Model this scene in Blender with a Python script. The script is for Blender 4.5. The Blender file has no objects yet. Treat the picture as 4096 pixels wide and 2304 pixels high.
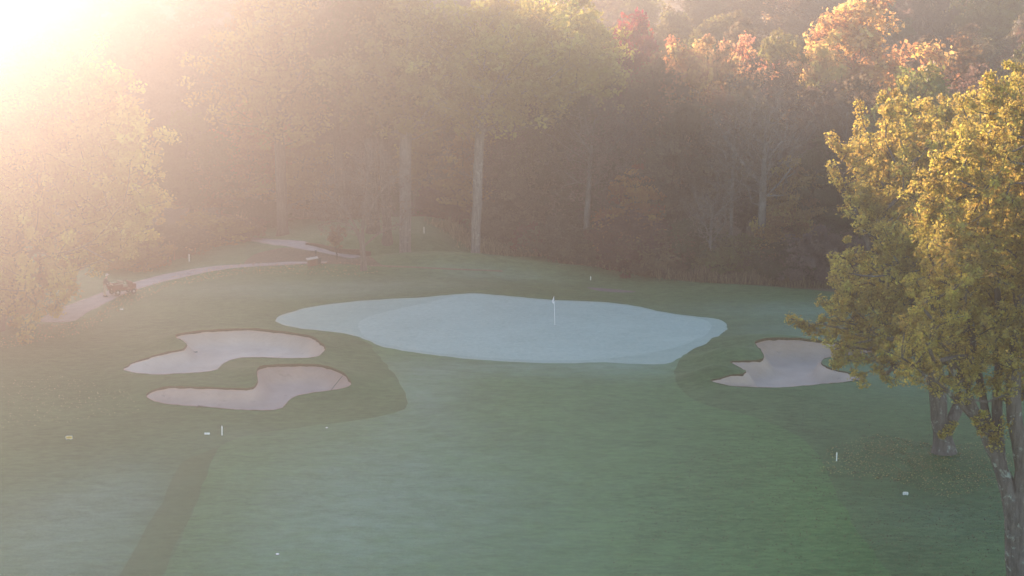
import bpy, bmesh, math, random
import numpy as np
from mathutils import Vector, Matrix
from mathutils.geometry import delaunay_2d_cdt

S = bpy.context.scene
COL = S.collection
R_ = math.radians

# ------------------------------------------------------------------ camera, sky, sun, exposure
CAM_H, FPX, PITCH = 26.5, 7675.0, 9.9
cam_d = bpy.data.cameras.new('camera')
cam_d.sensor_width = 36.0
cam_d.lens = 36.0 * FPX / 4096.0
cam_d.clip_start, cam_d.clip_end = 0.5, 3000.0
cam = bpy.data.objects.new('camera', cam_d)
COL.objects.link(cam)
cam.location = (0, 0, CAM_H)
cam.rotation_euler = (R_(90 - PITCH), 0, 0)
S.camera = cam

SUN_AZ, SUN_EL = -23.0, 8.5          # degrees: azimuth from +Y towards +X, elevation
world = bpy.data.worlds.new('World')
S.world = world
world.use_nodes = True
nt = world.node_tree
sky = nt.nodes.new('ShaderNodeTexSky')
sky.sky_type = 'NISHITA'
sky.sun_disc = False
sky.sun_elevation = R_(SUN_EL)
sky.sun_rotation = R_(SUN_AZ)
sky.air_density, sky.dust_density, sky.ozone_density = 1.0, 0.6, 1.1
nt.links.new(sky.outputs[0], nt.nodes['Background'].inputs[0])
nt.nodes['Background'].inputs[1].default_value = 0.08

sun_d = bpy.data.lights.new('sun', 'SUN')
sun_d.energy = 5.0
sun_d.angle = R_(0.5)
sun_d.color = (1.0, 0.665, 0.46)
sun = bpy.data.objects.new('sun', sun_d)
COL.objects.link(sun)
_sv = Vector((math.sin(R_(SUN_AZ)) * math.cos(R_(SUN_EL)), math.cos(R_(SUN_AZ)) * math.cos(R_(SUN_EL)), math.sin(R_(SUN_EL))))
sun.rotation_euler = _sv.to_track_quat('Z', 'Y').to_euler()
sun.location = _sv * 300

S.view_settings.view_transform = 'Standard'
S.view_settings.look = 'None'
S.view_settings.exposure = 2.93
S.view_settings.gamma = 1.0
world.cycles.sampling_method = 'NONE'
S.cycles.use_denoising = True
S.cycles.denoising_input_passes = 'RGB_ALBEDO'
S.cycles.max_bounces = 6
S.cycles.diffuse_bounces = 3
S.cycles.transmission_bounces = 3
S.cycles.volume_bounces = 0
S.cycles.sample_clamp_indirect = 4.0
S.cycles.caustics_reflective = False
S.cycles.caustics_refractive = False

HAZE_DENSITY, HAZE_G = 0.0013, 0.86

# ------------------------------------------------------------------ view helper: pixel of the 4096 x 2304 photo -> world
_p = R_(PITCH)
def ray(px, py):
    u, v = (px - 2048.0) / FPX, (1152.0 - py) / FPX
    return np.array([u, math.cos(_p) + v * math.sin(_p), -math.sin(_p) + v * math.cos(_p)])

def sm(a, b, x):
    t = np.clip((x - a) / (b - a), 0, 1)
    return t * t * (3 - 2 * t)

def gauss(x, y, cx, cy, sx, sy):
    return np.exp(-((x - cx) / sx) ** 2 - ((y - cy) / sy) ** 2)

def height(x, y):
    """height of the land without the bunker hollows"""
    x = np.asarray(x, float); y = np.asarray(y, float)
    z = 0.18 * np.sin(x * 0.11 + 1.0) * np.sin(y * 0.07) + 0.08 * np.sin(x * 0.23 + y * 0.19)
    # putting green: tilted up towards the back, hump at the back edge
    z = z + 0.55 * sm(122, 150, y) * np.exp(-((x + 2) / 26) ** 4)
    z = z + 0.35 * gauss(x, y, -3, 147, 7, 4)
    # mound behind the green with the flat tee on it
    z = z + 1.75 * gauss(x, y, -4.5, 156.0, 10.5, 3.6) + 0.25 * gauss(x, y, -12, 153, 9, 5)
    # raised tee bank behind the tall trunks
    z = z + 1.7 * sm(-24, -12, x) * (1 - sm(-8.5, -2.0, x)) * sm(163, 168, y) * (1 - sm(176, 190, y))
    # low swell at the near left and between the left bunkers
    z = z + 0.8 * gauss(x, y, -17, 117, 8, 4)
    # grassy noses round the right bunker
    z = z + 0.95 * gauss(x, y, 14.2, 122.6, 2.3, 1.5) + 0.9 * gauss(x, y, 12.8, 117.4, 2.0, 1.3) + 0.7 * gauss(x, y, 17, 128, 5, 2.2)
    # wooded hill; its unseen steep ridge at left is shaped to block low sun
    sl = 0.10 + 0.041 * sm(-30, -55, x) + 0.205 * sm(-112, -135, x) - 0.03 * sm(-137, -161, x)
    d = np.maximum(0, y - 192)
    rise = d * d / (d + 25.0)
    rise = np.minimum(rise, 200) - 0.06 * np.maximum(0, d - 235)
    z = z + rise * sl * 1.08
    z = z + 1.5 * sm(205, 250, y) * np.sin(x * 0.05 + 1.3) + 1.2 * sm(205, 260, y) * np.sin(x * 0.021 - 0.6 + y * .02)
    return z

def at(px, py, dz=0.0):
    d = ray(px, py)
    z = 0.0
    for _ in range(25):
        t = (z + dz - CAM_H) / d[2]
        zz = float(height(d[0] * t, d[1] * t))
        z = z * 0.4 + zz * 0.6
    t = (z + dz - CAM_H) / d[2]
    return np.array([d[0] * t, d[1] * t, z])

K = 4096.0 / 2576.0
def dat(dx, dy):
    return at(dx * K, dy * K)
def xat(dx, Y):
    """world x of display column dx at ground distance Y"""
    return (dx * K - 2048.0) / FPX * (Y * math.cos(_p) + (CAM_H) * math.sin(_p))
def gp(x, y, dz=0.0):
    return (x, y, float(height(x, y)) + dz)

# ------------------------------------------------------------------ object helpers
def tag(o, label=None, cat=None, group=None, kind=None):
    if label: o['label'] = label
    if cat: o['category'] = cat
    if group: o['group'] = group
    if kind: o['kind'] = kind
    return o

def empty(name, loc, rz=0.0, scale=(1, 1, 1)):
    o = bpy.data.objects.new(name, None)
    COL.objects.link(o)
    o.empty_display_size = 0.3
    o.location = loc
    o.rotation_euler = (0, 0, rz)
    o.scale = scale
    return o

def link(name, me, parent=None, mats=()):
    o = bpy.data.objects.new(name, me)
    COL.objects.link(o)
    if parent: o.parent = parent
    for m in mats: me.materials.append(m)
    return o

def fast_mesh(name, V, faces_by_size, smooth=True, attr=None, matidx=None):
    """faces_by_size: list of int arrays (n,k)"""
    me = bpy.data.meshes.new(name)
    V = np.asarray(V, np.float32)
    faces_by_size = [np.asarray(f, np.int32) for f in faces_by_size if len(f)]
    nl = sum(f.size for f in faces_by_size); nf = sum(len(f) for f in faces_by_size)
    me.vertices.add(len(V)); me.vertices.foreach_set('co', V.ravel())
    me.loops.add(nl); me.polygons.add(nf)
    me.loops.foreach_set('vertex_index', np.concatenate([f.ravel() for f in faces_by_size]))
    tot = np.concatenate([np.full(len(f), f.shape[1], np.int32) for f in faces_by_size])
    st = np.concatenate([[0], np.cumsum(tot)[:-1]]).astype(np.int32)
    me.polygons.foreach_set('loop_start', st)
    me.polygons.foreach_set('loop_total', tot)
    if matidx is not None: me.polygons.foreach_set('material_index', np.asarray(matidx, np.int32))
    me.polygons.foreach_set('use_smooth', np.full(nf, smooth, bool))
    if attr:
        for nm, (dom, arr) in attr.items():
            a = me.attributes.new(nm, 'FLOAT', dom)
            a.data.foreach_set('value', np.asarray(arr, np.float32))
    me.update(calc_edges=True)
    me.validate()
    return me

# ------------------------------------------------------------------ materials
def mat(name):
    m = bpy.data.materials.new(name)
    m.use_nodes = True
    n = m.node_tree
    b = n.nodes['Principled BSDF']
    return m, n, b

def N(n, typ, **kw):
    nd = n.nodes.new(typ)
    for k, v in kw.items():
        if k.startswith('i_'):
            nd.inputs[k[2:].replace('_', ' ')].default_value = v
        else: setattr(nd, k, v)
    return nd

def ramp(n, src, stops):
    r = n.nodes.new('ShaderNodeValToRGB')
    e = r.color_ramp.elements
    while len(e) < len(stops): e.new(0.5)
    for q, (p, c) in enumerate(stops):
        e[q].position = p; e[q].color = (*c, 1)
    n.links.new(src, r.inputs[0])
    return r.outputs[0]

def noise(n, scale, detail=4, rough=0.55, vec=None, dist=0.0):
    t = N(n, 'ShaderNodeTexNoise')
    t.inputs['Scale'].default_value = scale
    t.inputs['Detail'].default_value = detail
    t.inputs['Roughness'].default_value = rough
    t.inputs['Distortion'].default_value = dist
    if vec is not None: n.links.new(vec, t.inputs['Vector'])
    return t.outputs['Fac']

def mixc(n, fac, a, b, blend='MIX'):
    m = N(n, 'ShaderNodeMix', data_type='RGBA', blend_type=blend)
    for s, v in ((m.inputs[0], fac), (m.inputs[6], a), (m.inputs[7], b)):
        if hasattr(v, 'is_output'): n.links.new(v, s)
        elif isinstance(v, (tuple, list)): s.default_value = (*v, 1) if len(v) == 3 else v
        else: s.default_value = v
    return m.outputs[2]

def mth(n, op, a, b=None):
    m = N(n, 'ShaderNodeMath', operation=op)
    for s, v in ((m.inputs[0], a), (m.inputs[1], b)):
        if v is None: continue
        if hasattr(v, 'is_output'): n.links.new(v, s)
        else: s.default_value = v
    return m.outputs[0]

def pos(n, scale=(1, 1, 1)):
    g = N(n, 'ShaderNodeNewGeometry')
    mp = N(n, 'ShaderNodeMapping')
    mp.inputs['Scale'].default_value = scale
    n.links.new(g.outputs['Position'], mp.inputs['Vector'])
    return mp.outputs['Vector']

def bump(n, b, h, strength, dist):
    bp = N(n, 'ShaderNodeBump')
    bp.inputs['Strength'].default_value = strength
    bp.inputs['Distance'].default_value = dist
    n.links.new(h, bp.inputs['Height'])
    n.links.new(bp.outputs[0], b.inputs['Normal'])

def turf(name, dark, light, dewc, dew_gain=1.0, fine=9.0, spec=0.15, ms=1.3, m2=3.0, st=.55):
    m, n, b = mat(name)
    v = pos(n)
    big = noise(n, 0.16, 5, 0.6, v)
    mid = noise(n, ms, 7, 0.75, pos(n, (st, 1, 1)), 0.3)
    fin = noise(n, fine, 3, 0.7, v)
    mid2 = noise(n, m2, 3, 0.6, pos(n, (st, 1, 1)), 0.2)
    f = mth(n, 'ADD', mth(n, 'MULTIPLY', big, 0.25), mth(n, 'ADD', mth(n, 'MULTIPLY', mid, 0.3), mth(n, 'ADD', mth(n, 'MULTIPLY', mid2, 0.35), mth(n, 'MULTIPLY', fin, 0.1))))
    c = ramp(n, f, [(0.40, dark), (0.60, light)])
    at_ = N(n, 'ShaderNodeAttribute', attribute_name='dew')
    patch = mth(n, 'ADD', mth(n, 'MULTIPLY', noise(n, 0.8, 8, 0.78, pos(n, (0.6, 1, 1)), 0.4), 1.2), mth(n, 'MULTIPLY', fin, 0.65))
    dd = mth(n, 'MULTIPLY', at_.outputs['Fac'], mth(n, 'SUBTRACT', mth(n, 'MULTIPLY', patch, 1.5), 0.6))
    dd = mth(n, 'MULTIPLY', dd, dew_gain)
    cl = N(n, 'ShaderNodeClamp'); n.links.new(dd, cl.inputs[0])
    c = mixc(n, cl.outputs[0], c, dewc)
    n.links.new(c, b.inputs['Base Color'])
    b.inputs['Roughness'].default_value = 0.75
    b.inputs['Specular IOR Level'].default_value = spec
    bump(n, b, mth(n, 'ADD', fin, mth(n, 'MULTIPLY', noise(n, 28, 2, 0.6, v), 0.6)), 0.35, 0.06)
    return m

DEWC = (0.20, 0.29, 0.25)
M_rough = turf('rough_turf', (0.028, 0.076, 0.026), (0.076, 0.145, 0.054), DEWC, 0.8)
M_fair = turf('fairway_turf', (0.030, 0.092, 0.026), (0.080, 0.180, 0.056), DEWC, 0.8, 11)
M_green = turf('green_turf', (0.225, 0.315, 0.275), (0.35, 0.44, 0.405), (0.42, 0.48, 0.46), 0.8, 12, .15, 2.6, 5.0, .8)
M_apron = turf('apron_turf', (0.19, 0.275, 0.235), (0.275, 0.365, 0.32), (0.38, 0.45, 0.42), 0.9, 12, .15, 2.2, 4.5, .7)
M_track = turf('track_turf', (0.055, 0.095, 0.040), (0.080, 0.130, 0.055), DEWC, 0.3)

def leaf_floor():
    m, n, b = mat('leaf_litter_floor')
    v = pos(n)
    c1 = ramp(n, noise(n, 5.0, 4, 0.75, v), [(0.3, (0.05, 0.035, 0.022)), (0.5, (0.10, 0.065, 0.040)), (0.75, (0.19, 0.125, 0.075))])
    c2 = ramp(n, noise(n, 0.35, 4, 0.6, v), [(0.42, (0, 0, 0)), (0.6, (1, 1, 1))])
    c = mixc(n, c2, c1, (0.055, 0.075, 0.03))
    c = mixc(n, 0.75, c, c1)
    n.links.new(c, b.inputs['Base Color'])
    b.inputs['Roughness'].default_value = 0.95
    bump(n, b, noise(n, 7, 3, 0.7, v), 0.6, 0.12)
    return m
M_floor = leaf_floor()

def sandm(name, k=1.0, rd=1.0):
    m, n, b = mat(name)
    v = pos(n)
    wv = N(n, 'ShaderNodeTexWave', wave_type='BANDS', bands_direction='Y')
    wv.inputs['Scale'].default_value = 1.7
    wv.inputs['Distortion'].default_value = 7.0
    wv.inputs['Detail'].default_value = 3.0
    wv.inputs['Detail Scale'].default_value = 0.5
    n.links.new(v, wv.inputs['Vector'])
    f = mth(n, 'ADD', mth(n, 'MULTIPLY', noise(n, 0.5, 5, 0.6, v), 0.8), mth(n, 'ADD', mth(n, 'MULTIPLY', wv.outputs['Fac'], 0.05), mth(n, 'MULTIPLY', noise(n, 6, 3, .7, v), 0.25)))
    c = ramp(n, f, [(0.3, (0.35 * k * rd, 0.275 * k, 0.235 * k)), (0.85, (0.47 * k * rd, 0.38 * k, 0.335 * k))])
    fk = ramp(n, noise(n, 3.2, 5, .8, pos(n, (.6, 1, 1)), .8), [(.60, (1, 1, 1)), (.70, (.72, .70, .70))])
    c = mixc(n, 1.0, c, fk, 'MULTIPLY')
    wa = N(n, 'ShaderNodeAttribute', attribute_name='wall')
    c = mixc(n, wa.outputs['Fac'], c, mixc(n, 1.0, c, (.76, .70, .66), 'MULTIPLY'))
    n.links.new(c, b.inputs['Base Color'])
    b.inputs['Roughness'].default_value = 0.95
    bump(n, b, mth(n, 'ADD', mth(n, 'MULTIPLY', wv.outputs['Fac'], .35), noise(n, 3, 6, 0.75, v)), 0.6, 0.08)
    return m
M_sand = sandm('bunker_sand', 1.42, .99); M_sand2 = sandm('warm_sand', 1.05, 1.09); M_sand3 = sandm('grey_sand', 1.1, 1.0)  # second sand is darker and warmer than the first

def simple(name, c1, c2, scale, rough=0.8, bmp=0.0, metallic=0.0, spec=0.3):
    m, n, b = mat(name)
    tc = N(n, 'ShaderNodeTexCoord')
    f = noise(n, scale, 5, 0.65, tc.outputs['Object'])
    c = ramp(n, f, [(0.3, c1), (0.7, c2)])
    n.links.new(c, b.inputs['Base Color'])
    b.inputs['Roughness'].default_value = rough
    b.inputs['Metallic'].default_value = metallic
    b.inputs['Specular IOR Level'].default_value = spec
    if bmp: bump(n, b, f, bmp, 0.05)
    return m
M_lip = simple('bunker_turf_lip', (0.06, 0.045, 0.022), (0.11, 0.085, 0.045), 6, 0.95)
M_path = simple('path_asphalt', (0.24, 0.20, 0.205), (0.33, 0.28, 0.285), 1.2, 0.9, 0.2)

def barkm(name, dark, light, pale=None, patch=0.5, vs=(7, 7, 1.1)):
    m, n, b = mat(name)
    tc = N(n, 'ShaderNodeTexCoord')
    mp = N(n, 'ShaderNodeMapping'); mp.inputs['Scale'].default_value = vs
    n.links.new(tc.outputs['Object'], mp.inputs['Vector'])
    f = noise(n, 1.0, 5, 0.7, mp.outputs[0])
    c = ramp(n, f, [(0.32, dark), (0.68, light)])
    if pale:
        g = noise(n, 2.2, 5, 0.7, tc.outputs['Object'], 0.5)
        k = ramp(n, g, [(patch, (0, 0, 0)), (patch + 0.10, (1, 1, 1))])
        c = mixc(n, k, c, pale)
    n.links.new(c, b.inputs['Base Color'])
    b.inputs['Roughness'].default_value = 0.92
    b.inputs['Specular IOR Level'].default_value = 0.15
    bump(n, b, f, 0.7, 0.06)
    return m
B_brown = barkm('brown_bark', (0.045, 0.036, 0.030), (0.11, 0.09, 0.075))
B_grey = barkm('grey_bark', (0.09, 0.08, 0.075), (0.19, 0.175, 0.165), (0.225, 0.23, 0.21), 0.56)
B_lichen = barkm('lichen_bark', (0.07, 0.06, 0.055), (0.17, 0.15, 0.145), (0.30, 0.34, 0.31), 0.57)
B_pale = barkm('pale_bark', (0.07, 0.066, 0.062), (0.16, 0.155, 0.15), (0.06, 0.05, 0.045), 0.60, (3, 3, 1.2))
B_twig = barkm('twig_bark', (0.085, 0.07, 0.062), (0.16, 0.135, 0.12))

def leafm(name, amount=0.42, lo=.55, sp=.9):
    m = bpy.data.materials.new(name); m.use_nodes = True
    n = m.node_tree
    n.nodes.remove(n.nodes['Principled BSDF'])
    out = n.nodes['Material Output']
    oi = N(n, 'ShaderNodeObjectInfo')
    at_ = N(n, 'ShaderNodeAttribute', attribute_name='hue')
    hs = N(n, 'ShaderNodeHueSaturation')
    n.links.new(oi.outputs['Color'], hs.inputs['Color'])
    n.links.new(mth(n, 'ADD', mth(n, 'MULTIPLY', at_.outputs['Fac'], 0.075), 0.4625), hs.inputs['Hue'])
    n.links.new(mth(n, 'ADD', mth(n, 'MULTIPLY', at_.outputs['Fac'], sp), lo), hs.inputs['Value'])
    d = N(n, 'ShaderNodeBsdfDiffuse'); t = N(n, 'ShaderNodeBsdfTranslucent')
    n.links.new(hs.outputs[0], d.inputs[0])
    hs2 = N(n, 'ShaderNodeHueSaturation'); hs2.inputs['Saturation'].default_value = 1.12; hs2.inputs['Value'].default_value = 1.7
    n.links.new(hs.outputs[0], hs2.inputs['Color'])
    n.links.new(hs2.outputs[0], t.inputs[0])
    g = N(n, 'ShaderNodeBsdfGlossy'); g.inputs['Roughness'].default_value = 0.45; g.inputs[0].default_value = (1, 1, 1, 1)
    mx = N(n, 'ShaderNodeMixShader'); mx.inputs[0].default_value = amount
    n.links.new(d.outputs[0], mx.inputs[1]); n.links.new(t.outputs[0], mx.inputs[2])
    mx2 = N(n, 'ShaderNodeMixShader'); mx2.inputs[0].default_value = 0.012
    n.links.new(mx.outputs[0], mx2.inputs[1]); n.links.new(g.outputs[0], mx2.inputs[2])
    n.links.new(mx2.outputs[0], out.inputs['Surface'])
    return m
M_leaf = leafm('autumn_leaves')
M_leaf_far = leafm('woodland_leaves', .42, .72, .56)

M_white = simple('white_paint', (0.72, 0.74, 0.76), (0.80, 0.81, 0.82), 5, 0.5)
M_black = simple('black_rubber', (0.015, 0.015, 0.016), (0.03, 0.03, 0.03), 9, 0.8)
M_dark = simple('dark_metal', (0.03, 0.03, 0.032), (0.06, 0.06, 0.06), 9, 0.5)
M_maroon = simple('maroon_paint', (0.12, 0.032, 0.028), (0.16, 0.048, 0.042), 6, 0.45)
M_yellow = simple('yellow_paint', (0.55, 0.40, 0.06), (0.66, 0.50, 0.09), 6, 0.5)
M_ink = simple('sign_ink', (0.02, 0.03, 0.05), (0.04, 0.05, 0.07), 6, 0.6)
M_blue = simple('navy_cloth', (0.03, 0.035, 0.16), (0.05, 0.06, 0.22), 6, 0.7)
M_wood = simple('weathered_timber', (0.10, 0.078, 0.058), (0.19, 0.15, 0.115), 8, 0.85, 0.3)
M_wall = simple('retaining_timber', (0.055, 0.03, 0.02), (0.11, 0.062, 0.042), 5, 0.9, 0.3)
M_orange = simple('cedar_panel', (0.14, 0.07, 0.05), (0.19, 0.095, 0.065), 7, 0.8)
M_rim = simple('steel_rim', (0.35, 0.35, 0.36), (0.5, 0.5, 0.5), 5, 0.4, metallic=0.6)
M_vinyl = simple('tan_vinyl', (0.20, 0.17, 0.13), (0.27, 0.23, 0.18), 6, 0.6)
M_skin = simple('skin', (0.45, 0.28, 0.21), (0.52, 0.33, 0.25), 12, 0.6)
M_jacket = simple('dark_jacket', (0.045, 0.045, 0.06), (0.075, 0.075, 0.09), 14, 0.9)
M_khaki = simple('khaki_cloth', (0.38, 0.33, 0.27), (0.47, 0.41, 0.34), 14, 0.9)
M_cap = simple('pale_cap', (0.62, 0.55, 0.55), (0.7, 0.62, 0.62), 14, 0.8)
M_shoe = simple('dark_shoe', (0.03, 0.025, 0.02), (0.06, 0.05, 0.04), 14, 0.7)
M_lid = simple('pale_lid', (0.30, 0.28, 0.27), (0.38, 0.36, 0.35), 6, 0.7)
M_rail = simple('worn_rail', (0.36, 0.35, 0.34), (0.46, 0.45, 0.44), 6, 0.5)
M_amber = simple('tail_lens', (0.55, 0.5, 0.48), (0.62, 0.57, 0.55), 14, 0.3)
M_straw = leafm('dry_grass', 0.3)

# ------------------------------------------------------------------ outlines (display pixels of the photo -> world)
def smooth(pts, closed=True, step=0.4):
    P = np.array(pts, float); n = len(P); out = []
    rng_ = range(n) if closed else range(n - 1)
    for i in rng_:
        if closed: a, b, c, d = P[(i - 1) % n], P[i], P[(i + 1) % n], P[(i + 2) % n]
        else: a, b, c, d = P[max(i - 1, 0)], P[i], P[i + 1], P[min(i + 2, n - 1)]
        k = max(1, int(np.linalg.norm(c - b) / step))
        for q in range(k):
            t = q / k
            out.append(0.5 * ((2 * b) + (-a + c) * t + (2 * a - 5 * b + 4 * c - d) * t * t + (-a + 3 * b - 3 * c + d) * t ** 3))
    if not closed: out.append(P[-1])
    return np.array(out)

def outline(disp, step=0.4, closed=True):
    return smooth([dat(*p)[:2] for p in disp], closed, step)

B1 = outline([(310,937),(325,926),(350,918),(385,908),(420,900),(455,895),(470,886),(462,878),(446,869),(442,862),(460,857),(500,851),(550,847),(600,845),(650,846),(700,851),(750,858),(785,866),(808,880),(818,890),(812,900),(795,908),(760,911),(700,911),(650,910),(610,911),(580,915),(560,925),(553,935),(540,943),(500,949),(450,952),(400,953),(350,949),(325,944)], 0.3)
B2 = outline([(367,1008),(375,1000),(395,993),(430,988),(480,988),(540,989),(600,990),(635,988),(646,978),(648,960),(649,947),(665,941),(700,938),(740,937),(780,937),(815,940),(845,949),(870,962),(882,975),(882,983),(865,990),(830,995),(790,1000),(750,1006),(730,1015),(722,1025),(710,1036),(690,1041),(640,1042),(580,1039),(520,1034),(460,1030),(410,1025),(380,1017)], 0.3)
B3 = outline([(1787,965),(1810,957),(1840,953),(1868,950),(1877,945),(1865,937),(1845,928),(1835,922),(1870,920),(1910,918),(1922,911),(1915,900),(1903,888),(1900,878),(1925,871),(1960,869),(2010,870),(2060,876),(2100,879),(2150,882),(2200,893),(2210,903),(2170,910),(2120,913),(2080,917),(2066,923),(2070,930),(2100,940),(2140,948),(2170,956),(2168,963),(2130,970),(2080,974),(2020,980),(1960,984),(1900,984),(1850,981),(1810,975)], 0.3)
GREEN = outline([(900,822),(905,808),(925,798),(965,786),(1015,774),(1065,764),(1105,754),(1150,742),(1195,740),(1240,743.5),(1300,749.5),(1360,754.5),(1420,758),(1480,760.5),(1540,764.5),(1600,772.5),(1650,783.5),(1700,792.5),(1750,799),(1780,808),(1790,820),(1783,835),(1765,848),(1735,862),(1690,876),(1640,887),(1580,896),(1500,904),(1430,907),(1350,906),(1250,901),(1150,893),(1060,882),(1000,872),(950,860),(915,846)])
APRON = outline([(694,803),(712,792),(745,781),(800,770),(860,761),(930,755),(1000,751.5),(1060,748.5),(1110,743.5),(1150,740),(1195,737.5),(1240,741),(1300,747),(1360,752),(1420,755.5),(1480,758),(1540,762),(1600,770),(1650,781),(1700,790),(1750,796),(1790,800),(1815,807),(1828,817),(1827,829),(1812,842),(1785,858),(1755,873),(1725,890),(1690,912),(1640,916),(1580,914),(1500,912),(1430,914),(1350,913),(1250,908),(1150,900),(1060,889),(1000,880),(950,868),(915,852),(880,842),(830,835),(770,829),(725,821),(700,812)])
FAIR = outline([(905,848),(930,868),(960,905),(985,935),(1010,975),(1026,1000),(1029,1014),(1018,1029),(990,1040),(940,1051),(880,1060),(800,1070),(720,1080),(660,1088),(610,1099),(570,1114),(545,1132),(532,1160),(518,1200),(498,1255),(470,1320),(440,1385),(400,1475),(340,1620),(2420,1620),(2290,1500),(2220,1420),(2160,1340),(2115,1262),(2085,1200),(2060,1150),(2022,1106),(1970,1076),(1900,1050),(1820,1030),(1758,1010),(1722,988),(1704,962),(1698,935),(1706,912),(1735,885),(1700,870),(1400,860),(1000,860)], 0.8)
TRACK = outline([(540,1128),(518,1136),(480,1150),(440,1185),(420,1230),(390,1290),(350,1360),(300,1450),(220,1600),(350,1600),(402,1470),(442,1380),(472,1315),(500,1250),(520,1195),(534,1155),(546,1130)], 0.8)
PATH = outline([(95,808),(150,811),(190,806),(225,784),(262,764),(330,733),(400,712),(470,695),(540,681),(600,673),(680,668),(760,664),(820,662),(824,658),(760,658),(680,661),(600,665),(540,669),(470,679),(400,693),(330,712),(262,735),(200,757),(150,776),(118,792)], 0.5)
PATH2 = outline([(560,601),(640,608),(727,621),(811,635),(895,650),(915,651),(928,648),(880,636),(836,628),(789,618),(730,604),(650,598),(560,594)], 0.6)
PATH3 = outline([(1475,722),(1500,723.5),(1560,729),(1602,733),(1590,735.5),(1545,735),(1500,730.5)], 0.5)
LITTER = outline([(620,668),(640,640),(700,625),(760,622),(860,640),(950,660),(1000,670),(930,668),(840,664),(740,666)], 0.6)
_rj = np.random.RandomState(8)
def ragged(P, a):
    d = np.roll(P, -1, 0) - P; n_ = np.c_[-d[:, 1], d[:, 0]]; n_ /= np.linalg.norm(n_, axis=1)[:, None] + 1e-9
    j = _rj.normal(0, a, len(P)); j = .5 * j + .5 * np.roll(j, 1)
    return P + n_ * j[:, None]
B1 = ragged(B1, .035); B2 = ragged(B2, .035); B3 = ragged(B3, .035); FAIR = ragged(FAIR, .08); TRACK = ragged(TRACK, .07); APRON = ragged(APRON, .07); GREEN = ragged(GREEN, .05); PATH = ragged(PATH, .06); PATH2 = ragged(PATH2, .06)
WOOD = smooth([(-300,200),(-120,196),(-60,192),(-40,186),xat(330,166) and (xat(330,166),163),(xat(450,175),174),(xat(560,180),181),(xat(700,192),191),(xat(1000,192),191),(xat(1400,182),183),(xat(1560,164),166),(xat(1440,157),160.0),(xat(1500,157),158),(xat(1600,154.5),155),(xat(1700,153),153),(xat(1800,151.5),151.5),(xat(1900,150.5),150.8),(xat(2040,149),149.2),(xat(2200,147),147),(xat(2576,140),140),(60,130),(120,125),(300,120),(300,598),(-300,598)], True, 1.5) if False else None
_w = [(-298,200),(-120,196),(-60,190),(-40,176),(xat(330,164),163),(xat(450,172),171),(xat(560,181),180),(xat(700,190),190),(xat(1000,192),191),(xat(1300,186),186),(xat(1440,160),161),(xat(1500,157),158),(xat(1600,154.5),155),(xat(1700,153),153),(xat(1800,151.5),151.5),(xat(1900,150.5),150.8),(xat(2040,149),149.2),(xat(2200,147),147),(xat(2576,140),140),(60,130),(120,125),(298,120),(298,598),(-298,598)]
WOOD = []
for i in range(len(_w)):
    a, b = np.array(_w[i]), np.array(_w[(i + 1) % len(_w)])
    k = max(1, int(np.linalg.norm(b - a) / 3.0))
    for q in range(k): WOOD.append(a + (b - a) * q / k)
WOOD = np.array(WOOD)

def inside(P, poly):
    x, y = P[:, 0], P[:, 1]
    c = np.zeros(len(P), bool)
    bb = (x > poly[:, 0].min()) & (x < poly[:, 0].max()) & (y > poly[:, 1].min()) & (y < poly[:, 1].max())
    xs, ys = x[bb], y[bb]; r = np.zeros(len(xs), bool)
    px, py = poly[:, 0], poly[:, 1]; qx, qy = np.roll(px, 1), np.roll(py, 1)
    for i in range(len(poly)):
        if py[i] == qy[i]: continue
        m = (py[i] > ys) != (qy[i] > ys)
        r ^= m & (xs < (qx[i] - px[i]) * (ys - py[i]) / (qy[i] - py[i]) + px[i])
    c[bb] = r
    return c

def polydist(P, poly):
    d = np.full(len(P), 1e9)
    A = poly; B = np.roll(poly, -1, 0)
    for a, b in zip(A, B):
        ab = b - a; L = max(1e-9, ab @ ab)
        t = np.clip(((P - a) @ ab) / L, 0, 1)
        q = P - (a + t[:, None] * ab)
        d = np.minimum(d, (q * q).sum(1))
    return np.sqrt(d)

def bunker_shift(P):
    """rim swell outside, hollow inside"""
    z = np.zeros(len(P))
    for poly, dep in ((B1, 0.8), (B2, 0.85), (B3, 0.9)):
        bb = (P[:, 0] > poly[:, 0].min() - 6) & (P[:, 0] < poly[:, 0].max() + 6) & (P[:, 1] > poly[:, 1].min() - 6) & (P[:, 1] < poly[:, 1].max() + 6)
        Q = P[bb]
        if not len(Q): continue
        d = polydist(Q, poly); ins = inside(Q, poly)
        back = sm(-2.5, 4.0, Q[:, 1] - poly[:, 1].mean())
        zz = np.where(ins, (0.22 + .3 * back) - (dep + 0.25 * back) * sm(0.0, 0.9, d), (0.22 + .3 * back) * np.exp(-(d / 1.7) ** 1.5))
        z[bb] += zz
    return z

def ground_z(x, y):
    return float(height(x, y)) + float(bunker_shift(np.array([[x, y]]))[0])

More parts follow.
